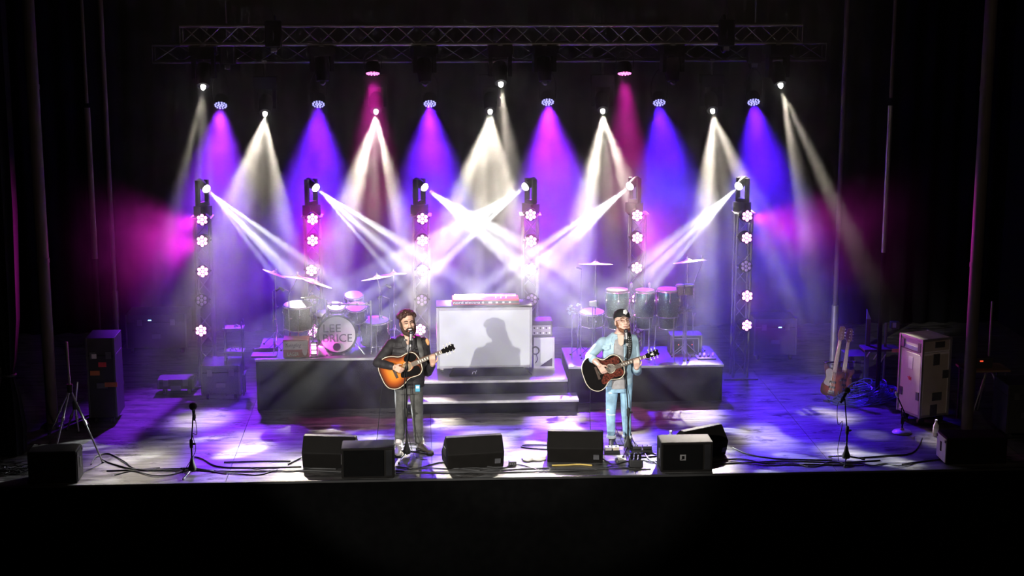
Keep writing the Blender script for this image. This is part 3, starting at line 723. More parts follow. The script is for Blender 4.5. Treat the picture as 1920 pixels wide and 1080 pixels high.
MB().lathe([(.05, .0), (.05, -.003), (.001, -.003)], ph_, (0, 1, 0), 24).build('port_hole', 'case_dark', bd, True); MB().torus(ph_ + V((0, -.003, 0)), (0, 1, 0), .05, .004, 24, 6).build('port_ring', 'steel_dark', bd, True)
for body, xa, xb, yb, hh in (('LEE', 606.5, 639, 623, 15), ('BRICE', 606, 660, 641.5, 15)):
    o = py(xa, yb, YB_ - .005); text('lettering', body, 'drum_print', bd, face_mtx(o - V(bd.location)), hh / 138.5 / .69, .001, width=(xb - xa) / 138.5)
for s_ in (-1, 1): MB().cyl(bc + V((s_ * br * .85, .1, -.12)), (bc.x + s_ * (br + .1), YB_ + .02, Zd + .005), .009, n=8).build('spur', 'chrome', bd, True)
tA = py(630, 574, YB_ + .28); tB = py(668, 575, YB_ + .28)
drum('rack_tom', 'smaller rack tom mounted above the lettered bass drum', tA, (.05, -.35, 1), .118, .19, Zd, grp='toms of the drum kit', hold=[tA + V((.05, .05, -.15)), (bc.x, YB_ + .25, bc.z + br - .01)])
drum('rack_tom', 'larger rack tom beside the smaller one above the bass drum', tB, (-.05, -.35, 1), .132, .21, Zd, grp='toms of the drum kit', hold=[tB + V((-.06, .05, -.16)), (bc.x + .04, YB_ + .25, bc.z + br - .01)])
p = py(558, 571, Yd + .55); drum('floor_tom', 'floor tom on three legs next to the lager crate', p, (0, -.1, 1), .19, .34, Zd, 3, grp='toms of the drum kit')
p = py(703, 600, Yd + .5); drum('floor_tom', 'floor tom on three legs behind the singer in the black jacket', p, (0, -.1, 1), .19, .34, Zd, 3, grp='toms of the drum kit')
p = py(612, 588, Yd + .78); drum('snare_drum', 'snare drum on three legs behind the bass drum', p, (0, -.1, 1), .17, .14, Zd, 3, 'alu')
p = py(663, 553, Yd + .86); drum('high_tom', 'small high tom at the back of the drum kit', p, (0, -.3, 1), .12, .17, Zd, 3, grp='toms of the drum kit')
# kit rack bar with clamps
ra = py(545, 571, Yd + .24); rb = py(722, 571, Yd + .24)
rk = thing('drum_rack', 'chrome bar rack running across the drum kit', 'rack', ((ra.x + rb.x) / 2, Yd + .3, Zd))
ra.x = py(612, 571, Yd + .24).x; rb.x = py(695, 571, Yd + .24).x
MB().cyl(ra, rb, .014, n=12).build('crossbar', 'chrome', rk, True)
for q in (ra, rb): MB().cyl((q.x, q.y, Zd), (q.x, q.y, q.z + .06), .014, n=12).build('upright', 'chrome', rk, True); MB().cyl((q.x, q.y - .14, Zd + .012), (q.x, q.y + .14, Zd + .012), .013, n=10).build('foot', 'chrome', rk, True)
for k in range(5):
    x = ra.x + (rb.x - ra.x) * (k + .5) / 5; MB().box((x, ra.y - .005, ra.z), (.035, .045, .045)).ell((x, ra.y - .035, ra.z + .01), (.018, .012, .012), 8, 6).build('clamp', 'chrome', rk, bevel=.004)
cymbal('steeply tilted splash cymbal at the outer edge of the drum kit', 515, 511, Yd + .7, 22, 24, Zd)
cymbal('bright crash cymbal, middle one of three over the floor tom by the crate', 557, 518, Yd + .45, 30, 7, Zd, 540)
cymbal('drooping crash cymbal over the floor tom by the crate, edge glowing pink', 592, 528, Yd + .85, 31, 21, Zd, 575)
cymbal('low crash cymbal with its own tall stand near the singer in black', 707, 519, Yd + .5, 29, -9, Zd, 714)
cymbal('flat ride cymbal behind the low crash near the singer in black', 738, 512, Yd + .9, 23, -3, Zd)
hh = cymbal('pair of hi-hat cymbals on a stand behind the bass drum', 585, 556, Yd + .72, 20, 2, Zd, tname='hi_hat')
for i, (x, y1, y2, lab) in enumerate([(511, 545, 668, 'thin chrome microphone stand at the outer end of the drum riser'), (541, 545, 668, 'thin chrome microphone stand behind the lager crate'), (711, 540, 668, 'thin chrome microphone stand beside the floor tom near the singer in black'), (730, 560, 668, 'short chrome microphone stand behind the singer in black')]):
    q = py(x, y1, Yd + .25 + .1 * i); ms = thing('drum_microphone_stand', lab, 'microphone stand', (q.x, q.y, Zd), 'drum microphone stands')
    tripod(ms, q.x, q.y, Zd, q.z, .15, .1, r=.006); e = q + V((.10 * (-1) ** i, -.05, .05))
    MB().cyl(q, e, .005, n=6).build('boom_arm', 'chrome', ms); MB().limb([e, e + V((.05 * (-1) ** i, -.02, -.03))], [.014, .02], 10).build('microphone', 'steel_dark', ms, True)
# chain-like wand hanging beside the bass drum
q = py(594, 583, YB_ + .05); qb = py(594, 611, YB_ + .05)
m_ = MB()
for k in range(12): m_.ell(q + (qb - q) * (k / 11), (.007, .007, .013), 8, 6)
m_.cyl(q + V((0, 0, .05)), (q.x, q.y, Zd), .004, n=6)
tag(m_.build('bead_chime', 'chrome', None, True), 'string of bright metal beads on a thin rod beside the bass drum', 'chime')
# lager crate
Yl = Yd + .05; la = py(531, 667, Yl).x; lb = py(579, 667, Yl).x; lt = py(555, 637, Yl).z
lc = thing('lager_crate', 'red and cream lager crate standing on the drum riser edge', 'crate', ((la + lb) / 2, Yl + .12, Zd))
MB().box(((la + lb) / 2, Yl + .12, (lt + Zd) / 2), (lb - la, .24, lt - Zd)).build('body', 'crate', lc, bevel=.006)
MB().box(((la + lb) / 2 - .003, Yl - .003, Zd + (lt - Zd) * .68), (lb - la - .012, .006, (lt - Zd) * .46)).build('label_panel', 'crate_cream', lc)
text('lettering', 'Yuengling', 'crate_ink', lc, face_mtx(V((la + .035, Yl - .007, Zd + (lt - Zd) * .6)) - V(lc.location)), .075, .0008, .35, width=.21)
text('lettering', 'LAGER', 'crate_cream', lc, face_mtx(V((la + .06, Yl - .004, Zd + .025)) - V(lc.location)), .07, .0008, width=.15)
MB().prism([(-.035, .06), (.035, .06), (.035, -.01), (.02, -.05), (0, -.065), (-.02, -.05), (-.035, -.01)], (lb - .05, Yl - .006, Zd + .09), (1, 0, 0), (0, 0, 1), (0, -.004, 0)).build('shield_badge', 'crate_cream', lc)
# small LED floor lamp that lights the cushion pink
pa = py(588.5, 667, Yl + .02)
fx = thing('floor_wash_light', 'small LED floor lamp shining pink between lager crate and bass drum', 'stage light', (pa.x, Yl + .06, Zd))
MB().box((pa.x, Yl + .09, Zd + .10), (.08, .09, .17)).build('body', 'black', fx, bevel=.008)
for z in (.06, .12, .165): MB().box((pa.x, Yl + .041, Zd + z), (.066, .008, .045 if z < .15 else .022)).build('led_panel', 'led_pink', fx)
MB().box((pa.x, Yl + .06, Zd + .008), (.10, .14, .016)).build('foot', 'steel_dark', fx)
spot(fx, (pa.x + .055, Yl + .03, Zd + .16), (1, .15, -.25), PINK, 14, 110, .8, r=.02)
pb = py(604, 667, Yl + .02)
tag(MB().prism([(-.06, 0), (.11, 0), (.02, .13), (-.05, .15)], (pb.x, Yl + .05, Zd), (1, 0, 0), (0, 0, 1), (0, .08, 0)).build('drum_cushion', 'white', None, bevel=.012), 'pale wedge cushion glowing pink against the bass drum', 'cushion')
# flat tray at the outer end of the drum riser
ta = py(495, 669, Yd + .1)
tr_ = thing('riser_tray', 'flat grey tray on the outer end of the drum riser', 'tray', (ta.x, Yd + .14, Zd))
MB().box((ta.x, Yd + .2, Zd + .012), (.34, .26, .024)).build('tray_base', 'deck_top', tr_, bevel=.005); MB().box((ta.x, Yd + .33, Zd + .04), (.34, .012, .06)).build('rim', 'deck_top', tr_)

# ------------------------------------------------------------------ congas and percussion
def conga(px, hw, lab, ytop=543, Y=Yc + .38, ybot=616):
    c = py(px, ytop, Y); rad = hw / 136.; zt = c.z; zb = py(px, ybot, Y).z; H = zt - zb
    t = thing('conga_drum', lab, 'drum', (c.x, Y, zb), 'conga drums')
    t['label'] = lab
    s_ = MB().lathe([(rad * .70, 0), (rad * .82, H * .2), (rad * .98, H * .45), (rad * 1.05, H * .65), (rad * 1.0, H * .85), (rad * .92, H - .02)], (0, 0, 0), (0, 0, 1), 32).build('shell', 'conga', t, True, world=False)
    MB().lathe([(rad * .93, H - .02), (rad * .97, H - .005), (rad * .93, H + .008), (.001, H + .012)], n=32).build('drum_head', 'skin_drum', t, True, world=False)
    MB().torus((0, 0, H - .025), (0, 0, 1), rad * 1.0, .010, 32, 8).build('hoop', 'chrome', t, True, world=False)
    MB().torus((0, 0, .01), (0, 0, 1), rad * .71, .010, 32, 8).build('bottom_band', 'chrome', t, True, world=False)
    for k in range(6):
        a = 2 * math.pi * k / 6 - math.pi / 2; u = V((math.cos(a), math.sin(a), 0))
        MB().cyl(u * rad * 1.03 + V((0, 0, H - .02)), u * rad * 1.09 + V((0, 0, H - .13)), .006, n=6).ell(u * rad * 1.07 + V((0, 0, H - .14)), (.018, .018, .035), 10, 7).build('lug', 'chrome', t, True, world=False)
    zr = Zc - zb
    for k in range(3):
        a = 2 * math.pi * k / 3 - math.pi / 2 + .4; u = V((math.cos(a), math.sin(a), 0))
        MB().tube([u * rad * .98 + V((0, 0, H * .35)), u * rad * 1.0 + V((0, 0, .02)), u * rad * 1.15 + V((0, 0, zr))], .009, 8, 4).build('stand_leg', 'chrome', t, True, world=False)
    MB().torus((0, 0, H * .33), (0, 0, 1), rad * .96, .008, 28, 6).build('stand_ring', 'chrome', t, True, world=False)
    return t
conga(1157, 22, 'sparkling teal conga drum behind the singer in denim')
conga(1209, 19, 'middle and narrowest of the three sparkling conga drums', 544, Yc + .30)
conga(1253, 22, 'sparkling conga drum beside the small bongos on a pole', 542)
for px, lab in ((1184, 'small clip microphone between the teal conga and the middle one'), (1218, 'small clip microphone between the middle conga and the one by the bongos')):
    q = py(px, 534, Yc + .34); m_ = thing('clip_microphone', lab, 'microphone', (q.x, q.y, q.z - .05), 'conga microphones')
    MB().limb([q + V((0, 0, .01)), q + V((0, 0, -.03))], [.022, .016], 10).build('capsule', 'alu', m_, True)
    MB().cyl(q + V((0, 0, -.03)), (q.x, q.y, Zc), .006, n=8).build('stem', 'chrome', m_)
    MB().lathe([(.05, 0), (.05, .012), (.01, .02)], (q.x, q.y, Zc), n=16).build('foot', 'rubber', m_)
cymbal('wide flat crash cymbal on a tall stand above the percussion clamps', 1117, 493, Yc + .45, 31, 1, Zc)
cymbal('tilted crash cymbal on the stand rising from the small bongos', 1290, 488, Yc + .4, 27, -7, Zc, 1284)
cymbal('tiny splash cymbal beside the tilted crash over the bongos', 1317, 486, Yc + .62, 9, -4, Zc, 1303)
q = py(1278, 534, Yc + .3)
bg = thing('bongo_pair', 'pair of small bongos clamped to a chrome stand on the conga riser', 'drum', (py(1283, 672, Yc + .12).x, Yc + .3, Zc))
bx_ = py(1283, 560, Yc + .3).x
for s_, rr in ((-1, .055), (1, .065)):
    b = MB().lathe([(rr * .85, -.14), (rr, -.02), (rr, 0)], (bx_ + s_ * .062, Yc + .3, q.z), n=20).build('bongo_shell', 'drum_shell', bg, True)
    MB().lathe([(rr * .98, 0), (rr * .98, .005), (.001, .007)], (bx_ + s_ * .062, Yc + .3, q.z), n=20).build('drum_head', 'skin_drum', b, True); MB().torus((bx_ + s_ * .062, Yc + .3, q.z - .01), (0, 0, 1), rr + .003, .006, 20, 6).build('hoop', 'chrome', b, True)
tripod(bg, bx_, Yc + .34, Zc, q.z - .02, .16, .1, r=.009)
def clamps(lab, px, pyy, Y, n, w):
    c = py(px, pyy, Y); t = thing('percussion_clamp', lab, 'clamp', (c.x, Y, c.z - .08))
    rnd = random.Random(px)
    MB().cyl(c + V((-w, 0, 0)), c + V((w, 0, 0)), .010, n=8).build('crossbar', 'chrome', t, True)
    for k in range(n):
        q = c + V((rnd.uniform(-w, w), rnd.uniform(-.03, .02), rnd.uniform(-.06, .07)))
        MB().box(q, (rnd.uniform(.02, .05), .03, rnd.uniform(.02, .05)), Matrix.Rotation(rnd.uniform(0, 3), 3, 'Y')).ell(q + V((.02, -.02, 0)), (.02, .008, .009), 8, 6).build('wing_bolt', 'chrome', t)
    MB().cyl((c.x, Y + .01, Zc), (c.x, Y + .01, c.z + .05), .010, n=8).build('pole', 'chrome', t, True)
clamps('cluster of chrome clamps on the bongo stand', 1285, 581, Yc + .28, 9, .11)
clamps('cluster of chrome clamps on the pole at the end of the conga riser', 1073, 580, Yc + .35, 9, .08)
q = py(1110, 584, Yc + .62); drum('timbale', 'shallow dark timbale with chrome lugs beside the chrome clamp pole', q, (0, -.1, 1), .17, .2, Zc, 3, lugs=10)
q = py(1112, 570, Yc + .25)
cb = thing('cowbell', 'small metal cowbell mounted above the timbale', 'cowbell', (q.x, q.y, Zc)); MB().prism([(-.05, -.03), (.05, -.045), (.05, .045), (-.05, .03)], q, (1, 0, 0), (0, 0, 1), (0, .05, 0)).build('bell', 'alu', cb, bevel=.008); MB().cyl((q.x, q.y + .04, Zc), (q.x, q.y + .04, q.z), .007, n=8).build('stem', 'chrome', cb)
q = py(1090, 505, Yc + .55); ms = thing('overhead_microphone_stand', 'tall thin microphone stand between chrome clamps and flat crash cymbal', 'microphone stand', (q.x, q.y, Zc))
tripod(ms, q.x, q.y, Zc, q.z, .16, .1, r=.006); MB().limb([q, q + V((-.06, -.03, .03))], [.012, .018], 10).build('microphone', 'steel_dark', ms, True)
# amp with white piping behind the bongo stand
Ya = Yc + .62; aa = py(1256, 668, Ya).x; ab = py(1316, 668, Ya).x; a_t = py(1285, 628, Ya).z
am = thing('combo_amplifier', 'black combo amplifier with double white piping behind the bongo stand', 'amplifier', ((aa + ab) / 2, Ya + .12, Zc))
MB().box(((aa + ab) / 2, Ya + .13, (a_t + Zc) / 2), (ab - aa, .26, a_t - Zc)).build('body', 'case_dark', am, bevel=.01)
for k in (0, 1):
    o = .012 + .04 * k; zt_ = a_t - o
    MB().box(((aa + ab) / 2, Ya - .003, zt_), (ab - aa - 2 * o, .006, .012)).build('piping', 'alu_dull', am)
    for x in (aa + o, ab - o): MB().box((x, Ya - .003, (zt_ + Zc + .02) / 2), (.012, .006, zt_ - Zc - .02)).build('piping', 'alu_dull', am)
MB().box(((aa + ab) / 2, Ya - .002, (a_t + Zc) / 2 - .03), (ab - aa - .12, .004, a_t - Zc - .12)).build('grille_cloth', 'grille', am)
for x in (.12, .31): MB().ell((aa + x, Ya - .006, a_t - .14), (.008, .004, .006), 8, 6).build('pilot_lamp', 'dot_red', am)
q = pz(1325, 674, Zc)
pt = thing('percussion_tray', 'small tray of hand percussion on the end of the conga riser', 'tray', (q.x, q.y + .08, Zc))
MB().box((q.x, q.y + .08, Zc + .012), (.26, .2, .024)).build('tray_base', 'alu_dull', pt, bevel=.004)
for k in range(4): MB().limb([(q.x - .09 + .06 * k, q.y + .04, Zc + .04), (q.x - .07 + .06 * k, q.y + .12, Zc + .05)], [.018, .024], 10).build('shaker', 'case_white' if k % 2 else 'steel_dark', pt, True)
# ------------------------------------------------------------------ floor wedges and front fills
def wedge(lab, px, pyb, w_px, rot, h=.37, tilt=0):
    """monitor wedge: its low back looks to the hall, its baffle to the singers"""
    p = pz(px, pyb); w = w_px / 158.; t = thing('floor_monitor', lab, 'speaker', (p.x, p.y, 0), 'black floor monitors', R(rot))
    prof = [(.05, 0), (0, .19), (.13, h), (.20, h + .005), (.50, .10), (.47, 0)]
    MB().prism(prof, (-w / 2, 0, 0), (0, 1, 0), (0, 0, 1), (w, 0, 0)).build('cabinet', 'black', t, bevel=.012, world=False)
    g0, g1 = V((.215, h - .012)), V((.49, .115)); n = V((g1.y - g0.y, -(g1.x - g0.x))).normalized() * -.006
    MB().prism([tuple(g0), tuple(g1), tuple(g1 + n), tuple(g0 + n)], (-w / 2 + .03, 0, 0), (0, 1, 0), (0, 0, 1), (w - .06, 0, 0)).build('grille', 'grille', t, world=False)
    for s in (-1, 1):
        MB().box((s * (w / 2 + .003), .22, .18), (.008, .14, .10)).build('handle', 'rubber', t, bevel=.003, world=False)
        for c in ((.07, .012), (.45, .012)): MB().cyl((s * (w / 2 - .06), c[0], -.0), (s * (w / 2 - .06), c[0], .012), .018, n=10).build('rubber_foot', 'rubber', t, world=False)
    MB().box((w * .38, -.002, .09), (.07, .012, .06), Matrix.Rotation(.25, 3, 'X')).build('jack_plate', 'latch', t, world=False)
    return t
wedge('black floor monitor wedge behind the plain front fill box', 615, 880, 100, -8)
wedge('black floor monitor wedge before the singer in the black jacket', 893, 880, 108, 8)
wedge('black floor monitor wedge before the singer in denim', 1078, 870, 106, -6)
wedge('black floor monitor wedge behind the front fill box with a square badge', 1330, 862, 96, 30)
def fill_box(lab, x0, x1, yt, yb, badge):
    a = pz(x0, yb); b = pz(x1, yb); Y = max(.015, min(a.y, b.y)); h = py((x0 + x1) / 2, yt, Y + .01).z
    t = thing('front_fill_speaker', lab, 'speaker', ((a.x + b.x) / 2, Y, 0), 'front fill speakers'); w = b.x - a.x
    MB().box((0, .17, h / 2), (w, .34, h)).build('cabinet', 'black', t, bevel=.012, world=False)
    MB().box((-w * .08, -.002, h / 2), (w * .76, .01, h - .05)).build('grille', 'grille', t, bevel=.003, world=False)
    MB().box((w * .40, -.002, h / 2), (w * .12, .01, h - .06)).build('horn_panel', 'black_gloss', t, bevel=.003, world=False)
    if badge: MB().prism([(-.035, -.035), (.035, -.035), (.035, .035), (-.035, .035), (-.035, -.03), (-.015, -.02), (-.015, .02), (.02, .02), (.02, -.02), (-.03, -.03)], (-w * .08, -.0085, h / 2), (1, 0, 0), (0, 0, 1), (0, -.004, 0)).build('badge', 'alu_dull', t, world=False)
    MB().box((-w / 2 - .003, .12, h * .55), (.008, .04, .12)).build('handle', 'alu_dull', t, world=False)
    for s in (-1, 1): MB().cyl((s * (w / 2 - .05), .05, 0), (s * (w / 2 - .05), .05, .001), .02, n=10).build('rubber_foot', 'rubber', t, world=False)
fill_box('plain black front fill speaker beside the two-tone floor monitor', 641, 740, 840, 896, False)
fill_box('black front fill speaker with a square metal badge on its grille', 1238, 1336, 829, 884, True)
# big side fills at both ends of the stage front
def side_fill(lab, x0, x1, yt, Y, dep, m):
    a = py(x0, yt, Y); b = py(x1, yt, Y); h = a.z
    t = thing('side_fill_speaker', lab, 'speaker', ((a.x + b.x) / 2, Y, 0), 'side fill speakers'); w = b.x - a.x
    MB().box((0, dep / 2, h / 2), (w, dep, h)).build('cabinet', 'black', t, bevel=.012, world=False)
    s = 1 if a.x < 0 else -1
    MB().box((s * (w / 2 + .004), dep / 2, h / 2), (.01, dep - .04, h - .04)).build('side_panel', m, t, world=False)
    MB().box((s * (w / 2 + .010), dep / 2, h * .55), (.012, .05, .12)).build('handle', 'rubber', t, bevel=.003, world=False)
    for q in (-1, 1): MB().box((s * (w / 2 + .010), dep / 2 + q * dep * .42, h - .05), (.014, .03, .03)).build('corner_cap', 'steel_dark', t, world=False)
side_fill('low black side speaker beside the tall dark tripod', 50, 142, 848, .05, .32, 'black')
side_fill('low black side speaker by the white bottle, inner side coloured white as lit', 1776, 1890, 822, .16, .36, 'case_white')  # white light on the inner side put into the panel colour

# ------------------------------------------------------------------ microphone stands on the floor
def mic_stand(lab, px, pyb, top_px, mic, base='tripod', foam=True, r=.011, spread=.24):
    p = pz(px, pyb); t = thing('microphone_stand', lab, 'microphone stand', (p.x, p.y, 0)); top = py(top_px[0], top_px[1], p.y)
    h = top.z; mid = h * .5
    MB().cyl((p.x, p.y, .03), (p.x, p.y, mid), r, n=10).build('lower_pole', 'black_gloss', t, True)
    MB().cyl((p.x, p.y, mid - .02), (top.x, p.y, h), r * .7, n=10).build('upper_pole', 'black_gloss', t, True)
    MB().lathe([(r * 1.5, -.05), (r * 1.9, -.03), (r * 1.9, .04), (r * 1.2, .06)], (p.x, p.y, mid), n=12).ell((p.x + .03, p.y, mid), (.025, .01, .014), 8, 6).build('clutch', 'rubber', t, True)
    if base == 'tripod':
        MB().lathe([(.045, .05), (.05, .08), (.028, .14), (.016, .20)], (p.x, p.y, 0), n=14).build('hub', 'rubber', t, True)
        for k in range(3):
            a = .2 + 2 * math.pi * k / 3; e = V((p.x + spread * math.cos(a), p.y + spread * math.sin(a), .014))
            l = MB().cyl((p.x, p.y, .075), e, .011, .009, 8).build('leg', 'black_gloss', t, True)
            MB().limb([e + (V((p.x, p.y, .075)) - e) * .12, e], [.013, .013], 8).build('rubber_foot', 'rubber', l, True)
    else: MB().lathe([(.12, 0), (.125, .01), (.11, .03), (.03, .045), (.015, .07)], (p.x, p.y, 0), n=28).build('round_base', 'alu_dull', t, True)
    return t, p, top
def vocal_mic(t, tip, d, foam=None):
    d = V(d).normalized(); tip = V(tip)
    if foam: MB().ell(tip, (foam, foam, foam), 16, 12).build('foam_ball', 'rubber', t, True); back = tip - d * foam * .8
    else:
        MB().ell(tip, (.027, .027, .030), 14, 10, frame_rot(d)).build('mic_grille', 'steel_dark', t, True); back = tip - d * .02
        MB().torus(tip - d * .012, d, .026, .004, 16, 6).build('mic_band', 'chrome', t, True)
    MB().lathe([(.022, 0), (.020, -.03), (.015, -.13), (.013, -.16)], back, d, 14).build('mic_handle', 'alu_dull' if not foam else 'black_gloss', t, True)
    MB().lathe([(.021, -.08), (.021, -.13)], back, d, 14).build('mic_clip', 'rubber', t, True)
    return back - d * .12
def frame_rot(d):
    x, y, z = frame(d); return Matrix((x, y, z)).transposed()
t, p, top = mic_stand('short black microphone stand with a round foam ball near the road cases', 361, 889, (362, 775), None)
vocal_mic(t, py(362, 762, p.y - .01), (0, -.35, 1), .047)
MB().tube([top, top + V((.03, -.02, -.1)), top + V((.035, -.02, -.25)), (p.x + .02, p.y - .02, .5), (p.x + .05, p.y - .02, .3), (p.x - .06, p.y - .03, .1), (p.x - .12, p.y, .012)], .004).build('mic_cable', 'cable', t, True)
t, p, top = mic_stand('black microphone stand with a dark foam ball near the white road case', 1586, 866, (1584, 748), None)
b = vocal_mic(t, py(1589, 732, p.y - .02), (.3, -.35, .9), .036)
MB().tube([b, b + V((-.06, -.02, -.06)), b + V((-.04, 0, -.3)), (p.x - .06, p.y, .5), (p.x - .11, p.y - .02, .2), (p.x - .09, p.y, .012)], .004).build('mic_cable', 'cable', t, True)
t, p, top = mic_stand('short boom stand with a pale round base before the white road case', 1691, 812, (1690, 765), None, 'round')
e = py(1683, 744, p.y); e2 = py(1703, 790, p.y - .05)
MB().cyl(e, e2, .008, n=8).build('boom_arm', 'black_gloss', t); MB().limb([e, e + V((-.02, 0, .05))], [.016, .02], 10).build('microphone', 'alu', t, True)

# ------------------------------------------------------------------ white road case
A = pz(1723, 800); B = pz(1682, 783); Cc = pz(1782, 797)
u = (B - A).normalized(); wl = (B - A).length; v = V((-u.y, u.x, 0)); v = v if v.dot(Cc - A) > 0 else -v
wr = .44; H = py(1723, 638, A.y).z
rc = thing('road_case', 'tall white road case on wheels with butterfly latches and a red sticker', 'road case', tuple(A + (u * wl + v * wr) / 2)); rc.location.z = 0
mloc = lambda a, b, z: A + u * a + v * b + V((0, 0, z))
rmat = Matrix((u, v, V((0, 0, 1)))).transposed()
def rbox(n, a, b, z, sz, m, bev=.003): return MB().box(mloc(a, b, z), sz, rmat).build(n, m, rc, bevel=bev)
rbox('body', wl / 2, wr / 2, (H * .84 + .11) / 2, (wl, wr, H * .84 - .11), 'case_white', .006)
rbox('lid', wl / 2, wr / 2, H * .92 + .002, (wl, wr, H * .155), 'case_white', .006)
rbox('side_board', wl / 2 , -.002, (H * .84 + .11) / 2, (wl - .06, .006, H * .84 - .17), 'case_white')
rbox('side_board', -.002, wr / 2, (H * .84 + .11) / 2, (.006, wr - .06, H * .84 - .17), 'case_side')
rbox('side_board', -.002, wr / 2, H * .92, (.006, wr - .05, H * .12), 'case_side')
rbox('blue_band', wl / 2, -.003, H * .875, (wl - .02, .006, .05), 'blue_strip')
for a, b in ((0, 0), (wl, 0), (0, wr), (wl, wr)): rbox('corner_edge', a, b, (H + .11) / 2, (.03, .03, H - .11), 'alu_dull')
for z in (.13, H - .012):
    rbox('edge_rail', wl / 2, 0, z, (wl, .02, .03), 'alu_dull'); rbox('edge_rail', 0, wr / 2, z, (.02, wr, .03), 'alu_dull')
for a in (.06, wl - .06):
    for z in (H * .34, H * .90): rbox('latch', a, -.006, z, (.06, .014, .11), 'latch')
for b, z, w_, h_ in ((wr * .5, H * .76, .10, .15), (wr * .85, H * .58, .09, .11), (wr * .58, H * .33, .15, .11), (wr * .48, H * .13 + .05, .11, .15), (wr * .6, H * .93, .15, .08)): rbox('latch', -.006, b, z, (.014, w_, h_), 'latch')
rbox('paper_sheet', wl * .5, -.006, H * .70, (.09, .003, .16), 'white', 0); m_ = MB()
for k, (da, dz, an, ln) in enumerate(((.03, .012, 0, .035), (.022, -.004, .5, .045), (.002, .004, 0, .05), (-.006, .004, .6, .04), (-.016, .004, -.6, .04), (-.026, .0, 0, .05))):
    m_.box(mloc(wl * .5 + da, -.006, H * .515 + dz), (ln if k == 0 else .010, .003, .010 if k == 0 else ln), rmat @ Matrix.Rotation(an, 3, 'Y'))
m_.build('red_mark', 'red_label', rc)
for a in (.07, wl - .07):
    for b in (.07, wr - .07):
        q = mloc(a, b, .05); MB().cyl(q - u * .02, q + u * .02, .05, n=16).build('caster', 'rubber', rc, True)
        MB().box(mloc(a, b, .105), (.06, .08, .02), rmat).cyl(mloc(a, b, .05), mloc(a, b, .105), .014, n=8).build('caster_plate', 'steel_dark', rc)
bt = pz(1754, 818)
def bottle(lab, p, z, r, h, m, cap):
    t = thing('bottle', lab, 'bottle', (p.x, p.y, z)); MB().lathe([(r * .85, 0), (r, .01), (r, h * .62), (r * .95, h * .66), (r * .35, h * .86), (r * .35, h * .93)], n=18).build('body', m, t, True, world=False)
    MB().lathe([(r * .42, h * .90), (r * .42, h), (.001, h)], n=14).build('cap', cap, t, True, world=False); MB().lathe([(r * 1.02, h * .25), (r * 1.02, h * .5)], n=18).build('label', 'white', t, True, world=False)
bottle('white bottle standing at the foot of the white road case', bt, 0, .036, .22, 'case_white', 'white')
bottle('clear water bottle standing behind the front fill with the square badge', pz(1257, 836), 0, .034, .20, 'bottle', 'white')

# ------------------------------------------------------------------ tall tripod and pipes near the wings
def leaning_stand(lab, hub, feet, top, m='steel_dark', name='tripod_stand'):
    h = V(hub); t = thing(name, lab, 'stand', (h.x, h.y, 0))
    for f in feet:
        l = MB().cyl(h, V(f), .013, .010, 8).build('leg', m, t, True); MB().ell(V(f) + V((0, 0, .012)), (.02, .02, .014), 8, 6).build('rubber_foot', 'rubber', l, True)
        k = V(f) * .45 + h * .55; MB().lathe([(.02, -.03), (.02, .03)], k, V(f) - h, 10).build('leg_clamp', 'alu_dull', l)
    MB().lathe([(.03, -.05), (.035, .05)], h, n=14).build('hub', 'rubber', t, True); MB().cyl(h, V(top), .014, n=10).build('pole', m, t, True)
    return t
Yq = .55; hub = py(131, 728, Yq)
leaning_stand('tall dark tripod whose long leg reaches the low side speaker', hub, [pz(193, 868), pz(103, 850), pz(92, 815)], hub + V((-.02, .05, .55)), 'alu_dull')
q = pz(148, 812); leaning_stand('thin pale stick stand behind the tall dark tripod', py(141, 760, q.y), [q, q + V((-.18, .12, 0)), q + V((.1, .25, 0))], py(145, 716, q.y), 'alu')
q1 = pz(1815, 802); leaning_stand('dark tripod in the wing beyond the white road case', q1 + V((.35, .35, .75)), [q1, q1 + V((.65, .1, 0)), q1 + V((.4, .8, 0))], q1 + V((.35, .35, 1.6)), 'alu_dull')
def column(lab, x, y, r, m='pipe', segs=None, name='stage_column', grp=None):
    t = thing(name, lab, 'column', (x, y, 0), grp)
    for (z0, z1, rr, mm) in segs or [(0.04, ZT, r, m)]: MB().cyl((0, 0, z0), (0, 0, z1), rr, n=20).build('shaft', mm, t, True, world=False)
    MB().lathe([(r * 1.9, 0), (r * 1.9, .03), (r * 1.2, .06)], n=20).build('base', 'steel_dark', t, True, world=False)
    if not segs:
        for z in (2.2, 4.4): MB().lathe([(r * 1.08, -.03), (r * 1.08, .03)], (0, 0, z), n=20).build('joint_band', 'pipe', t, True, world=False)
    return t
q = pz(99, 800); column('thick round column in the wing beside the tall dark tripod', q.x, q.y, .075)
q = pz(1812, 812); column('thick round column in the wing beside the white road case', q.x, q.y, .075)
q = py(178, 485, 3.2); z2 = py(178, 202, 3.2).z
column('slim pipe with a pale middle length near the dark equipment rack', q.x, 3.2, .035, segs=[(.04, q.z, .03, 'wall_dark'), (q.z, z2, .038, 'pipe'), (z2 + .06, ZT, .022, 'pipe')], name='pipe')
q = py(1657, 473, 3.0); z2 = py(1657, 198, 3.0).z
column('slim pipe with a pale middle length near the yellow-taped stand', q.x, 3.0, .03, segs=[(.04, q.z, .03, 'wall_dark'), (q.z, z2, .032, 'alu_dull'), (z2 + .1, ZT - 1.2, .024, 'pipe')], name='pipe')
q = py(1563, 640, 5.0); column('plain grey pipe rising behind the two bass guitars', q.x, 5.0, .04, 'pipe', [(.04, ZT, .035, 'pipe'), (q.z - .35, q.z + .55, .05, 'alu_dull')], name='pipe')
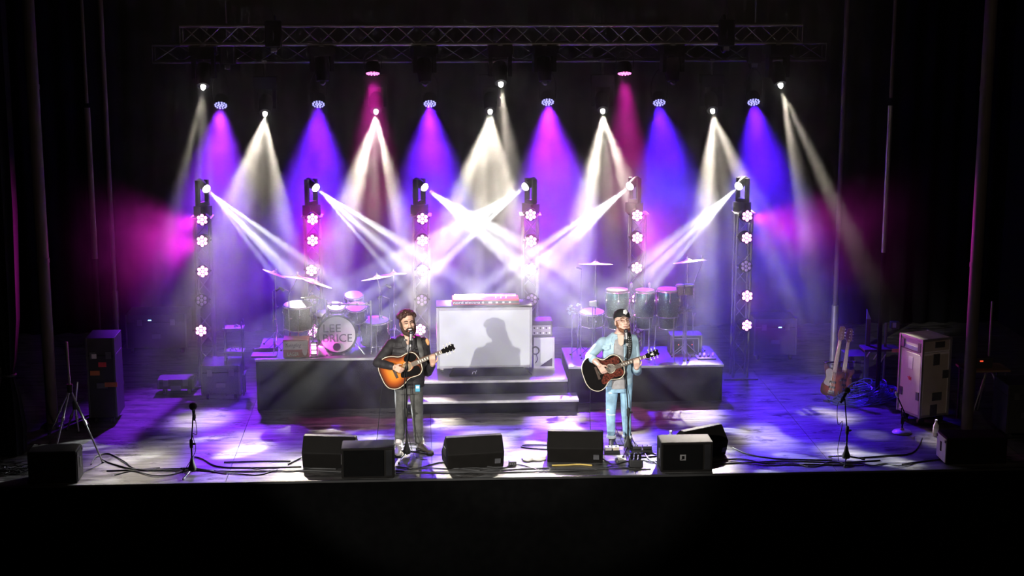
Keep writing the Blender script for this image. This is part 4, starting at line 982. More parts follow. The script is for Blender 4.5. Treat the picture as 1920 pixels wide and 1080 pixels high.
q = py(216, 560, 4.6); column('plain grey pipe rising behind the dark equipment rack', q.x, 4.6, .035, 'pipe', [(.04, ZT, .033, 'pipe'), (py(216, 600, 4.6).z, py(216, 545, 4.6).z, .045, 'pipe')], name='pipe')
# gathered curtain at the edge of the stage opening
q = pz(25, 850)
m_ = MB(); m_.loft([(V((q.x, q.y, z)), rx, rx * .8) for z, rx in ((0.01, .20), (.35, .22), (.75, .16), (.95, .10), (1.05, .09), (1.2, .14), (1.7, .22), (3, .28), (ZT - .01, .30))], 22)
for i, w_ in enumerate(m_.v):
    a = (i % 22); d_ = V((w_.x - q.x, w_.y - q.y, 0)) * (.16 * (a % 2)); w_ -= d_
cu = thing('tied_curtain', 'black stage curtain gathered by a tie at the opening edge', 'curtain', (q.x, q.y, 0)); m_.build('drape', 'black_cloth', cu, True)
MB().torus((q.x, q.y, 1.0), (0, 0, 1), .085, .015, 20, 8).build('tie', 'case_dark', cu, True)

# ------------------------------------------------------------------ dark equipment near the wings
def flight_case(lab, x0, x1, yb, yt, dep, m='case_dark', wheels=True, name='flight_case', z0=0., rot=0, lamp=None, Y=None):
    a = pz(x0, yb, z0); Y = a.y if Y is None else Y; a = py(x0, yb, Y); b = py(x1, yb, Y); h = py((x0 + x1) / 2, yt, Y).z - z0; w = b.x - a.x
    t = thing(name, lab, 'road case', ((a.x + b.x) / 2, Y, z0)); zb = .09 if wheels else 0
    MB().box((0, dep / 2, (h * .8 + zb) / 2), (w, dep, h * .8 - zb)).build('body', m, t, bevel=.006, world=False)
    MB().box((0, dep / 2, h * .9 + .002), (w, dep, h * .195)).build('lid', m, t, bevel=.006, world=False)
    for x in (-1, 1):
        MB().box((x * (w / 2 - .012), -.002, (h + zb) / 2), (.022, .012, h - zb)).build('edge_strip', 'steel_dark', t, world=False)
        MB().box((x * w * .27, -.006, h * .8), (.07, .014, .09)).build('latch', 'latch', t, world=False)
        if wheels:
            for y in (.08, dep - .08): MB().cyl((x * (w / 2 - .08) - .018, y, .043), (x * (w / 2 - .08) + .018, y, .043), .043, n=14).cyl((x * (w / 2 - .08), y, .04), (x * (w / 2 - .08), y, .095), .012, n=6).build('caster', 'rubber', t, True, world=False)
    MB().box((0, -.004, h * .45), (.14, .012, .07)).build('handle', 'latch', t, bevel=.004, world=False)
    if lamp: MB().box((lamp[0] * w, -.008, lamp[1] * h), (.05, .008, .014)).build('indicator_lamp', lamp[2], t, world=False)
    return t
flight_case('wide dark rack case with a lit blue indicator beyond the tall tripod', 238, 352, 668, 590, .6, Y=6.4, lamp=(-.10, .86, 'dot_blue'))
flight_case('large dark road case behind the short stand with the foam ball', 378, 452, 752, 686, .55, 'drum_shell')
flight_case('low dark road case lying beside the dark equipment rack', 296, 364, 742, 712, .3)
flight_case('tall dark road case behind the end of the conga riser', 1412, 1492, 690, 598, .5, Y=5.4, lamp=(.1, .8, 'dot_blue'))
flight_case('low dark amplifier case behind the two bass guitars', 1588, 1625, 735, 668, .4)
flight_case('dark gear case in the wing beyond the white road case', 1884, 1958, 826, 722, .5)
er = flight_case('tall dark equipment rack with a purple-lit top beside the slim pipe', 168, 222, 796, 634, .5, name='equipment_rack')
for k, (zf, mm, w_) in enumerate(((.62, 'orange', .12), (.72, 'red_label', .10), (.48, 'orange', .16), (.82, 'case_white', .06))):
    MB().box((-.08 + .1 * (k % 3), -.012, zf * 1.12), (w_, .012, .06)).build('rack_unit_label', mm, er, world=False)
# bits on the rack-like percussion shelf left of the drum riser
q = py(440, 668, 3.95)
sh_ = thing('hardware_shelf', 'open metal shelf with small chrome hardware beside the drum riser', 'shelf', (q.x, 3.95, 0))
for sx in (-.12, .12):
    for sy in (-.1, .1): MB().cyl((sx, sy, 0), (sx, sy, 1.05), .010, n=8).build('post', 'steel_dark', sh_, world=False)
for z in (.3, .62, .95): MB().box((0, 0, z), (.28, .24, .02)).build('shelf_board', 'deck_top', sh_, world=False)
rnd = random.Random(3)
for k in range(14):
    z = (.31, .63, .96)[k % 3]; MB().ell((rnd.uniform(-.1, .1), rnd.uniform(-.08, .08), z + .018), (.015, .015, .018), 8, 6).build('hardware_piece', 'chrome', sh_, True, world=False)
# yellow-taped stand and small gear between basses and road case
q = pz(1655, 745); ys = thing('utility_stand', 'dark utility stand with a yellow-taped shelf arm near the white road case', 'stand', (q.x, q.y, 0))
zz = py(1655, 652, q.y).z
MB().cyl((0, 0, .02), (0, 0, zz + .35), .02, n=10).build('pole', 'steel_dark', ys, True, world=False); MB().lathe([(.2, 0), (.2, .02), (.03, .04)], n=24).build('base', 'steel_dark', ys, True, world=False)
MB().box((-.08, -.02, zz), (.5, .3, .03)).build('shelf_arm', 'case_dark', ys, bevel=.004, world=False); MB().box((.10, -.172, zz), (.11, .006, .05)).build('yellow_tape', 'yellow', ys, world=False); MB().box((.14, -.05, .12), (.09, .06, .06)).build('yellow_tape', 'yellow', ys, bevel=.006, world=False)
for k in range(3): MB().cyl((-.28 + .1 * k, -.1, zz - .1 - .04 * k), (-.22 + .1 * k, -.12, zz + .02 - .04 * k), .008, n=8).build('hook', 'alu', ys, world=False)
MB().box((.12, .0, zz + .32), (.12, .1, .1)).build('control_box', 'case_dark', ys, bevel=.006, world=False); MB().box((.10, -.053, zz + .33), (.05, .006, .07)).build('box_panel', 'blue_strip', ys, world=False)
# upright lamp-like post behind it
q = pz(1622, 742)
po = thing('folded_stand', 'folded grey music stand standing behind the cable heap', 'stand', (q.x, q.y, 0))
MB().box((0, 0, .55), (.06, .05, 1.1)).build('folded_tube', 'steel_dark', po, bevel=.006, world=False); MB().box((0, 0, .015), (.22, .22, .03)).build('foot_plate', 'steel_dark', po, world=False); MB().prism([(-.03, 0), (.03, 0), (-.03, .14)], (0, -.02, 1.1), (1, 0, 0), (0, 0, 1), (0, .03, 0)).build('desk_tip', 'blue_strip', po, world=False)
# power desk in the far wing with a red lamp
q = pz(1852, 800)
pd = thing('power_desk', 'dark wing desk with a small red lamp on its panel', 'desk', (q.x, q.y + .3, 0))
for sx in (-.25, .25):
    for sy in (-.15, .15): MB().cyl((sx, sy, 0), (sx, sy, .70), .018, n=8).build('leg', 'steel_dark', pd, world=False)
MB().box((0, 0, .715), (.6, .4, .03)).build('desk_top', 'wood_desk', pd, bevel=.004, world=False); MB().box((-.06, 0, .80), (.3, .2, .14)).build('control_box', 'case_dark', pd, bevel=.006, world=False); MB().box((-.06, -.103, .83), (.04, .008, .014)).build('indicator_lamp', 'dot_red', pd, world=False)

# ------------------------------------------------------------------ guitars
def outline(kind):
    """half outline of the body along its axis: (distance from tail, half width)"""
    if kind == 'dread': return [(0, .02), (.004, .09), (.03, .155), (.09, .195), (.15, .203), (.22, .185), (.28, .152), (.32, .142), (.36, .145), (.42, .150), (.46, .138), (.495, .10), (.51, .03)]
    if kind == 'jumbo': return [(0, .02), (.003, .08), (.03, .155), (.09, .208), (.15, .217), (.21, .195), (.26, .150), (.295, .131), (.33, .135), (.39, .152), (.44, .145), (.485, .105), (.505, .03)]
    return []
def smooth_closed(pts, k=4):
    n = len(pts); out = []
    for i in range(n):
        a, b, c, d = (V(pts[(i + j - 1) % n]) for j in range(4))
        for s in range(k):
            t = s / k; out.append(.5 * ((2 * b) + (c - a) * t + (2 * a - 5 * b + 4 * c - d) * t * t + (3 * b - a - 3 * c + d) * t ** 3))
    return out
def top_plate(parent, ring_, z, m, centre):
    """flat plate of shrinking rings that carries an 'edge' attribute (0 middle, 1 rim)"""
    mb = MB(); n = len(ring_); lv = [1, .93, .85, .75, .62, .45, .22]; vs = []; at = []
    for l in lv:
        for p in ring_: vs.append((centre[0] + (p[0] - centre[0]) * l, centre[1] + (p[1] - centre[1]) * l, z)); at.append(l)
    fs = [(i * n + j, i * n + (j + 1) % n, (i + 1) * n + (j + 1) % n, (i + 1) * n + j) for i in range(len(lv) - 1) for j in range(n)]
    vs.append((centre[0], centre[1], z)); at.append(0); k = (len(lv) - 1) * n
    fs += [(k + j, k + (j + 1) % n, len(vs) - 1) for j in range(n)]
    mb.add(vs, fs); o = mb.build('soundboard', m, parent, True, world=False)
    a = o.data.attributes.new('edge', 'FLOAT', 'POINT'); a.data.foreach_set('value', at); return o
def set_frame(parts, mtx):
    for o in parts: o.matrix_basis = mtx @ o.matrix_basis
def acoustic(lab, hole_px, nut_px, Y, kind, burst, tiltback=0.):
    h = py(*hole_px, Y); nu = py(*nut_px, Y - .03); ax = (nu - h).normalized()
    nrm = V((0, -1, .10)); nrm = (nrm - ax * nrm.dot(ax)).normalized(); ay = nrm.cross(ax)
    t = thing('acoustic_guitar', lab, 'guitar', tuple(h))
    mt = Matrix((ax, ay, nrm)).transposed().to_4x4()          # local x towards the head, z out of the top
    half = outline(kind); X0 = -.345                           # tail end relative to the sound hole
    pts = [(X0 + a, b) for a, b in half] + [(X0 + a, -b) for a, b in reversed(half)]
    rg = smooth_closed(pts, 3); P = []
    def add(o): P.append(o); return o
    add(MB().prism([tuple(p) for p in rg], (0, 0, -.105), (1, 0, 0), (0, 1, 0), (0, 0, .103)).build('body', 'guitar_back' if burst else 'black_top', t, True, world=False))
    add(top_plate(t, rg, .0, 'burst' if burst else 'black_top', (-.17, 0)))
    add(MB().tube([(p[0], p[1], -.003) for p in rg] + [(rg[0][0], rg[0][1], -.003)], .0055, 6, smooth=False).build('binding', 'cream', t, True, world=False))
    add(MB().lathe([(.050, .0), (.050, .0012), (.001, .0014)], n=28).build('sound_hole', 'hole' if burst else 'hole_grey', t, world=False))
    add(MB().torus((0, 0, .001), (0, 0, 1), .056, .003, 32, 6).build('rosette', 'cream', t, True, world=False))
    def plate(name, o, m, z=.0018): add(MB().prism([tuple(q) for q in smooth_closed(o, 3)], (0, 0, z - .0016), (1, 0, 0), (0, 1, 0), (0, 0, .0016)).build(name, m, t, world=False))
    if burst:
        plate('pickguard', [(-.06, -.02), (-.04, -.045), (.0, -.062), (.05, -.045), (.075, -.03), (.12, -.04), (.13, -.09), (.10, -.135), (.02, -.135), (-.06, -.12), (-.12, -.10), (-.11, -.05)], 'black_top')
        plate('pickguard', [(.06, .032), (.12, .035), (.145, .07), (.13, .115), (.08, .135), (.02, .125), (-.01, .09), (.0, .062), (.04, .05)], 'black_top', .0019)
    else:
        plate('pickguard', [(-.07, -.02), (-.045, -.05), (.0, -.062), (.05, -.045), (.07, -.03), (.12, -.035), (.135, -.09), (.10, -.125), (.0, -.115), (-.06, -.135), (-.13, -.165), (-.16, -.12), (-.12, -.06)], 'tortoise')
        plate('pickguard', [(-.07, .02), (-.045, .05), (.0, .062), (.05, .045), (.07, .03), (.12, .035), (.135, .09), (.10, .125), (.0, .115), (-.06, .13), (-.13, .16), (-.15, .11), (-.11, .05)], 'tortoise')
    add(MB().box((-.17, 0, .005), (.032, .165, .010)).box((-.165, 0, .012), (.005, .08, .006)).build('bridge', 'rosewood', t, bevel=.003, world=False))
    L_ = (nu - h).length
    add(MB().loft([(V((.10, 0, -.014)), .030, .016), (V((.165, 0, -.012)), .030, .014), (V((L_, 0, -.008)), .022, .012)], 12, (0, 1, 0)).build('neck', 'neck_wood', t, True, world=False))
    add(MB().loft([(V((.145, 0, -.05)), .028, .045), (V((.185, 0, -.03)), .026, .02)], 12, (0, 1, 0)).build('neck_heel', 'neck_wood', t, True, world=False))
    add(MB().prism([(.055, -.029), (L_, -.0215), (L_, .0215), (.055, .029)], (0, 0, .002), (1, 0, 0), (0, 1, 0), (0, 0, .006)).build('fretboard', 'rosewood', t, world=False))
    add(MB().box((L_ + .002, 0, .009), (.005, .043, .006)).build('nut', 'cream', t, world=False))
    for k in range(9):
        x = L_ - .63 * (1 - 2 ** (-(k * 1.35 + .55) / 12)); 
        if x > .08: add(MB().box((x, 0, .0085), (.013, .033 - .002 * k if not burst else .03, .0012)).build('fret_inlay', 'pearl', t, world=False))
    hd = [(L_, -.024), (L_ + .05, -.034), (L_ + .15, -.040), (L_ + .175, -.028), (L_ + .165, 0), (L_ + .175, .028), (L_ + .15, .040), (L_ + .05, .034), (L_, .024)]
    add(MB().prism(hd, (0, 0, -.012), (1, 0, 0), (0, 1, 0), (0, 0, .014)).build('headstock', 'black_top', t, bevel=.002, world=False))
    if not burst: plate('crown_inlay', [(L_ + .07, -.008), (L_ + .11, -.014), (L_ + .10, 0), (L_ + .11, .014), (L_ + .07, .008)], 'pearl', .0035)
    for s in (-1, 1):
        for k in range(3):
            x = L_ + .055 + .042 * k
            tn = add(MB().cyl((x, s * .030, .002), (x, s * .030, .016), .006, n=10).cyl((x, s * .034, -.008), (x, s * .052, -.008), .004, n=8).ell((x, s * .060, -.008), (.010, .012, .006), 10, 7).build('tuner', 'pearl', t, True, world=False))
    for k in range(6):
        o0 = (-.165, -.028 + .0112 * k, .016); o1 = (L_, -.017 + .0068 * k, .013)
        add(bar('string', t, o0, o1, .0009, 'string'))
    set_frame(P, mt)
    return t, h, ax, ay, nrm, L_
# ------------------------------------------------------------------ people
def hand(mb, wrist, d, n, thumb, curl=.6, sc_=1., spread=.0):
    """palm, four fingers of unequal length and a thumb; n is where the palm looks, thumb the side the thumb is on"""
    d = V(d).normalized(); n = V(n); n = (n - d * n.dot(d)).normalized(); s = d.cross(n); s = s if s.dot(V(thumb)) > 0 else -s
    w = V(wrist); k = w + d * .085 * sc_
    for o in (-.028, -.010, .010, .028): mb.limb([w + s * o * .7 * sc_, k + s * o * sc_], [.014 * sc_, .0125 * sc_], 8)
    for i, (o, L) in enumerate(((.029, .070), (.010, .080), (-.010, .075), (-.029, .058))):
        p = k + s * o * sc_; dd = (d + s * o * spread * 10).normalized(); P = [p]; ax = dd.cross(n).normalized(); a = curl * (.7 + .08 * i)
        for seg, c in ((.45, a), (.31, a * 1.2), (.24, a * .9)):
            dd = Quaternion(ax, c) @ dd; p = p + dd * L * seg * sc_; P.append(p)
        mb.limb(P, [.0100 * sc_, .0095 * sc_, .0088 * sc_, .0075 * sc_], 8)
    b = w + d * .022 * sc_ + s * .026 * sc_; t1 = b + (d * .6 + s * .7 + n * .25).normalized() * .042 * sc_; t2 = t1 + (d * .85 + s * .15 + n * .5).normalized() * .032 * sc_
    mb.limb([w + d * .01 + s * .012, b, t1, t2], [.013 * sc_, .013 * sc_, .0115 * sc_, .009 * sc_], 8)
def head_matrix(c, yaw, pitch, roll):
    m = Matrix.Rotation(R(yaw), 4, 'Z') @ Matrix.Rotation(R(pitch), 4, 'X') @ Matrix.Rotation(R(roll), 4, 'Y'); m = m @ Matrix.Scale(1.10, 4); m.translation = V(c); return m
def xf(mb, m, n0=0):
    for i in range(n0, len(mb.v)): mb.v[i] = m @ mb.v[i]
def head_shape(mb, hm, s=1.):
    n0 = len(mb.v)
    mb.ell((0, .022, .05), (.077, .098, .093), 20, 14).ell((0, -.02, -.03), (.065, .074, .086), 20, 14).ell((0, -.058, -.098), (.034, .030, .028))
    mb.ell((0, -.080, .030), (.052, .014, .012)).limb([(0, -.090, .012), (0, -.113, -.030)], [.010, .0165], 10).ell((.014, -.098, -.036), (.010, .011, .009)).ell((-.014, -.098, -.036), (.010, .011, .009))
    for x in (-1, 1): mb.ell((x * .036, -.068, -.022), (.026, .022, .026)).ell((x * .079, .012, -.008), (.011, .020, .033)).ell((x * .052, -.03, -.075), (.022, .035, .032))
    for i in range(n0, len(mb.v)): mb.v[i] = mb.v[i] * s
    xf(mb, hm, n0)
def put(parent, name, mb, hm, m, voxel=None, smooth=3):
    xf(mb, hm)
    return skinned(mb, name, m, parent, voxel, smooth) if voxel else mb.build(name, m, parent, True)
def shoe(parent, heel, toe_dir, m, sole='rubber', L=.285, name='shoe'):
    d = V(toe_dir).normalized(); h = V((heel[0], heel[1], 0)); x = V((-d.y, d.x, 0)); mb = MB()
    mb.loft([(h + d * t * L + V((0, 0, z)), w, hh) for t, w, hh, z in ((-.02, .020, .02, .045), (.03, .036, .042, .048), (.2, .040, .055, .060), (.42, .042, .048, .052), (.65, .050, .036, .042), (.85, .047, .028, .034), (.97, .028, .018, .028), (1.0, .012, .010, .025))], 14, tuple(x))
    mb.limb([h + d * .06 + V((0, 0, .06)), h + d * .055 + V((0, 0, .14))], [.046, .044], 12)
    o = skinned(mb, name, m, parent, .006, 2)
    b = MB(); pts = [(-.02, .02), (.0, .036), (.2, .040), (.42, .040), (.65, .050), (.85, .047), (.97, .03), (1.0, .012)]
    ol = [(t * L, w) for t, w in pts] + [(t * L, -w) for t, w in reversed(pts)]
    b.prism(ol, h + V((0, 0, .001)), d, x, (0, 0, .022)).build('sole', sole, o, False, .004)
    return o
def ribbon(pts, wv, w, th=.004):
    mb = MB(); P = [V(p) for p in pts]; Q = []
    for i in range(len(P) - 1):
        a, b, c, d = P[max(i - 1, 0)], P[i], P[i + 1], P[min(i + 2, len(P) - 1)]
        for k in range(5):
            t = k / 5; Q.append(.5 * ((2 * b) + (c - a) * t + (2 * a - 5 * b + 4 * c - d) * t * t + (3 * b - a - 3 * c + d) * t ** 3))
    Q.append(P[-1]); mb.loft([(q, w / 2, th) for q in Q], 8, wv); return mb
def torso_secs(spec, Y0):
    """spec: (px x, px y, half width m, half depth m, dy)"""
    return [(py(x, y, Y0 + dy), a, b) for x, y, a, b, dy in spec]
def person(label, foot, spec_torso, jt, hd, skin, hands):
    t = thing('person', label, 'person', foot); mb = MB(); Y0 = foot[1]
    head_shape(mb, hd)
    hc = hd.translation
    mb.limb([jt['neck'], hc + V((0, .02, -.05))], [.062, .058], 14)
    mb.loft(torso_secs([(x, y, a * .86, b * .86, dy) for x, y, a, b, dy in spec_torso], Y0), 18, (1, 0, 0))
    for s in 'RL':
        mb.limb([jt['sh' + s], jt['el' + s]], [.045, .040], 12); mb.limb([jt['el' + s], (jt['el' + s] + jt['wr' + s] * 2) / 3, jt['wr' + s]], [.042, .036, .026], 12)
        mb.limb([jt['hip' + s], jt['kn' + s]], [.068, .052], 12); mb.limb([jt['kn' + s], jt['kn' + s] * .6 + jt['an' + s] * .4, jt['an' + s]], [.050, .050, .036], 12)
    for h in hands: hand(mb, *h)
    skinned(mb, 'body', skin, t, .0055, 2)
    return t
JX = lambda Y0: (lambda x, y, dy=0.: py(x, y, Y0 + dy))

# ---- the singer in the black jacket
Y0 = 1.10; J = JX(Y0); f = pz(766, 846)
g1, gh, gax, gay, gn, gL = acoustic('sunburst acoustic guitar with cream binding played by the singer in black', (764, 687), (827.5, 660), Y0 - .25, 'dread', True)
jt = dict(neck=J(766, 634), shR=J(735, 645), elR=J(708, 680, -.17), wrR=J(738, 688, -.335), shL=J(794, 643), elL=J(802, 697, -.03), wrL=gh + gax * .335 + V((.0, .0, -.105)),
          hipR=J(753, 722), hipL=J(780, 722), knR=J(752, 782, -.03), anR=J(749, 833), knL=J(783, 782, -.02), anL=J(785, 828))
tor = [(766, 628, .07, .07, 0), (765, 636, .14, .09, 0), (765, 646, .195, .115, 0), (765, 662, .20, .125, 0), (765, 685, .19, .125, 0), (766, 705, .18, .12, 0), (766, 724, .175, .115, 0), (766, 735, .165, .11, 0)]
hd1 = head_matrix(J(764, 606, -.03), 12, -9, -4)
hands1 = [(jt['wrR'], (.9, -.08, -.42), (0, 1, -.15), (.2, 0, 1), .65), (jt['wrL'], (-.05, -.46, .87), (0, .9, .4), (.6, .4, .4), .95)]
m1 = person('bearded singer in black quilted jacket and grey jeans playing a sunburst guitar', (f.x, Y0, 0), tor, jt, hd1, 'skin', hands1)
# jacket with quilt ripples
mb = MB(); secs = []
T = torso_secs([(766, 629.5, .085, .078, 0)] + tor[1:-1], Y0)
for i in range(len(T) - 1):
    for k in range(6):
        t = k / 6; c = T[i][0].lerp(T[i + 1][0], t); rip = 1 + .03 * math.sin(c.z * 2 * math.pi / .055)
        secs.append((c, (T[i][1] * (1 - t) + T[i + 1][1] * t + .018) * rip, (T[i][2] * (1 - t) + T[i + 1][2] * t + .018) * rip))
secs.append((T[-1][0], T[-1][1] + .02, T[-1][2] + .02)); mb.loft(secs, 28, (1, 0, 0))
for s in 'RL':
    sh, el, wr = jt['sh' + s], jt['el' + s], jt['wr' + s]; P = []; Q = []
    end = wr.lerp(el, .12 if s == 'R' else .2)
    for i in range(9): P.append(sh.lerp(el, i / 8)); Q.append((.074 - .014 * i / 8) * (1 + .03 * math.sin(i * 2.6)))
    mb.limb(P, Q, 14); P = []; Q = []
    for i in range(7): P.append(el.lerp(end, i / 6)); Q.append((.060 - .014 * i / 6) * (1 + .03 * math.sin(i * 2.6)))
    mb.limb(P, Q, 14)
jk = skinned(mb, 'jacket', 'jacket', m1, .009, 2)
nb = J(766, 632)
for s in (-1, 1):      # open collar flaps
    MB().prism([(0, 0), (.055, .015), (.075, -.05), (.02, -.16)], nb + V((s * .012, -.128, -.0)), (s, .25, 0), (0, .12, 1), (0, -.012, 0)).build('collar', 'jacket', m1, True, .004)
MB().torus(nb + V((0, 0, -.012)), (0, -.2, 1), .082, .020, 24, 8).build('collar_stand', 'jacket', m1, True)
MB().prism([(-.055, .02), (.055, .02), (.004, -.19), (-.004, -.19)], nb + V((0, -.125, -.01)), (1, 0, 0), (0, .10, 1), (0, -.008, 0)).build('shirt', 'tee_grey', m1, False, .003)
MB().prism([(-.05, .04), (.05, .04), (.02, -.06), (-.02, -.06)], nb + V((0, -.118, .0)), (1, 0, 0), (0, .3, 1), (0, -.016, 0)).build('open_neck', 'skin', m1, False, .006)
MB().cyl(nb + V((0, -.145, -.19)), J(766, 712, -.147), .006, n=6).build('zip', 'steel_dark', m1)
for x0, x1, y in ((737, 758, 651), (772, 788, 652)): MB().limb([J(x0, y, -.13), J((x0 + x1) / 2, y + 1, -.148), J(x1, y + .5, -.14)], [.008, .010, .008], 8).build('pocket_flap', 'jacket', m1, True)
MB().ell(J(801.5, 641, -.052), (.022, .016, .045), 14, 10, Matrix.Rotation(-.25, 3, 'Y')).build('sleeve_patch', 'patch', m1, True)
def jeans(parent, jt, hipc, r, m, hem, bunch=True, name='jeans'):
    mb = MB(); mb.loft([(hipc + V((0, 0, .07)), r[0] * 2.0, r[0] * 1.42), (hipc, r[0] * 2.1, r[0] * 1.5), (hipc + V((0, 0, -.09)), r[0] * 1.9, r[0] * 1.35)], 22, (1, 0, 0))
    for s in 'RL':
        h, k, a = jt['hip' + s] + V((0, 0, -.01)), jt['kn' + s], jt['an' + s]; P = []; Q = []
        for i in range(8): t = i / 8; P.append(h.lerp(k, t)); Q.append((r[0] * (1 - t) + r[1] * t) * (1 + .015 * math.sin(i * 2.3)))
        for i in range(13):
            t = i / 12; p = k.lerp(a + V((0, 0, hem)), t); P.append(p); w = (r[1] * (1 - t) + r[2] * t)
            Q.append(w * (1 + (.09 * math.sin(i * 2.9) if bunch and t > .6 else .02 * math.sin(i * 2.2))))
        mb.limb(P, Q, 14)
    return skinned(mb, name, m, parent, .009, 2)
jeans(m1, jt, J(766, 722), (.090, .070, .058), 'jeans_grey', .02)
MB().box(J(783, 728, -.135), (.055, .006, .085)).build('pass_card', 'pass_blue', m1, False, .002)
MB().box(J(783, 726, -.139), (.04, .003, .03)).build('pass_print', 'white', m1)
pR = pz(748, 846); pL = pz(786, 842)
shoe(m1, (pR.x + .005, Y0 + .02), (-.05, -1, 0), 'case_white'); shoe(m1, (pL.x - .015, Y0 + .05), (.62, -.78, 0), 'shoe')  # light on the right shoe put into its white colour
rnd = random.Random(5); mb = MB().ell((0, .036, .064), (.088, .100, .074), 20, 12).ell((0, .085, .0), (.074, .045, .085), 16, 10)
for k in range(90):
    a = rnd.uniform(0, 2 * math.pi); e = rnd.uniform(.12, 1.5); q = V((.092 * math.cos(e) * math.cos(a), .028 + .100 * math.cos(e) * math.sin(a), .062 + .072 * math.sin(e)))
    if q.y < -.035 and q.z < .088: continue
    mb.ell(q, [rnd.uniform(.016, .028)] * 3, 8, 6)
for x in (-1, 1):
    for k in range(5): mb.ell((x * .078, -.01 + .012 * k, .055 - .012 * k), (.012, .018, .022), 8, 6)
put(m1, 'hair', mb, hd1, 'hair_dark', .005, 0)
mb = MB()
for x in (-1, 1): mb.limb([(x * .076, -.006, .02), (x * .070, -.028, -.05), (x * .052, -.058, -.095), (0, -.084, -.120)], [.010, .020, .026, .032], 12)
mb.ell((0, -.082, -.112), (.042, .030, .030)).limb([(-.042, -.092, -.075), (-.026, -.104, -.052), (0, -.110, -.049), (.026, -.104, -.052), (.042, -.092, -.075)], [.012, .0105, .009, .0105, .012], 8)
put(m1, 'beard', mb, hd1, 'beard_dark', .006, 1)
put(m1, 'mouth', MB().ell((0, -.098, -.072), (.028, .012, .016)), hd1, 'mouth'); put(m1, 'teeth', MB().ell((0, -.107, -.064), (.022, .006, .006)), hd1, 'white')
put(m1, 'lower_lip', MB().limb([(-.02, -.102, -.084), (0, -.108, -.089), (.02, -.102, -.084)], [.005, .007, .005], 8), hd1, 'lip')
for x in (-1, 1):
    put(m1, 'eyelid', MB().limb([(x * .014, -.090, .006), (x * .030, -.090, .004), (x * .046, -.080, .007)], [.0035, .0048, .003], 8), hd1, 'hair_dark')
    put(m1, 'eyebrow', MB().limb([(x * .012, -.094, .022), (x * .032, -.093, .030), (x * .052, -.080, .024)], [.005, .006, .004], 8), hd1, 'hair_dark')
# strap of the sunburst guitar
st1 = ribbon([J(783, 629, .09), J(784, 628, -.01), J(785, 634, -.115), J(787, 648, -.165), J(790, 662, -.175), J(789, 671, -.19)], (1, 0, -.2), .058)
st1.build('strap', 'strap', g1, True)
# ---- the singer in denim
Y0 = 1.17; J = JX(Y0); f = pz(1164, 832)
g2, gh, gax, gay, gn, gL2 = acoustic('black jumbo acoustic guitar with mottled red pickguards played by the singer in denim', (1145, 691), (1210, 668.5), Y0 - .25, 'jumbo', False)
jt2 = dict(neck=J(1161, 630), shR=J(1131, 641), elR=J(1106, 668, -.15), wrR=J(1124, 685, -.33), shL=J(1187, 637), elL=J(1195, 696, -.03), wrL=gh + gax * .335 + V((.0, .0, -.105)),
           hipR=J(1148, 720), hipL=J(1174, 720), knR=J(1145, 774, -.02), anR=J(1146, 820), knL=J(1174, 774, -.02), anL=J(1176, 820))
tor2 = [(1161, 624, .065, .065, 0), (1160, 632, .13, .085, 0), (1160, 642, .185, .11, 0), (1160, 658, .19, .12, 0), (1160, 680, .175, .12, 0), (1160, 700, .165, .115, 0), (1160, 722, .16, .11, 0), (1160, 732, .15, .105, 0)]
hd2 = head_matrix(J(1167, 604, -.02), 14, -22, 5)
hands2 = [(jt2['wrR'], (.55, -.10, -.80), (.2, 1, .0), (.8, 0, .5), .6), (jt2['wrL'], (-.05, -.46, .87), (0, .9, .4), (.6, .4, .4), .95)]
m2 = person('singer in black cap and light blue denim playing a black jumbo guitar', (f.x, Y0, 0), tor2, jt2, hd2, 'skin2', hands2)
mb = MB(); mb.loft([(c, a + .014, b + .014) for c, a, b in torso_secs([(1161, 625.5, .075, .072, 0)] + tor2[1:-1], Y0)], 24, (1, 0, 0))
for s in 'RL':
    sh, el, wr = jt2['sh' + s], jt2['el' + s], jt2['wr' + s]; end = el.lerp(wr, .32 if s == 'R' else .75)
    mb.limb([sh.lerp(el, i / 6) for i in range(7)], [(.068 - .012 * i / 6) * (1 + .03 * math.sin(i * 2.4)) for i in range(7)], 14)
    mb.limb([el, el.lerp(end, .6), end], [.056, .053, .055], 14)
skinned(mb, 'denim_shirt', 'denim_light', m2, .009, 2)
nb = J(1162, 628)
for s in (-1, 1): MB().prism([(0, .01), (.055, .02), (.085, -.05), (.035, -.09)], nb + V((s * .035, -.118, -.005)), (s, .3, 0), (0, .12, 1), (0, -.012, 0)).build('collar', 'denim_light', m2, True, .004)
tee = MB().loft([(J(1160, y, dy), w, .02) for y, w, dy in ((634, .05, -.108), (650, .062, -.128), (672, .065, -.13), (700, .08, -.127), (729, .085, -.122))], 14, (1, 0, 0)).build('shirt', 'tee_grey', m2, True)
MB().prism([(-.045, .05), (.045, .05), (.03, -.06), (0, -.085), (-.03, -.06)], nb + V((0, -.118, -.02)), (1, 0, 0), (0, .3, 1), (0, -.018, 0)).build('open_neck', 'skin2', m2, False, .006)
MB().prism([(-.045, .03), (.045, .03), (.045, -.02), (0, -.04), (-.045, -.02)], J(1136, 651, -.118), (1, -.25, 0), (0, 0, 1), (0, -.010, 0)).build('chest_pocket', 'denim_light', m2, False, .003)
for x, y in ((1146, 645), (1146, 660), (1135, 652), (1174, 648)): MB().ell(J(x, y, -.142), (.006, .004, .006), 8, 6).build('button', 'denim_white', m2, True)
jeans(m2, jt2, J(1161, 720), (.082, .062, .050), 'denim_jeans', .02, False)
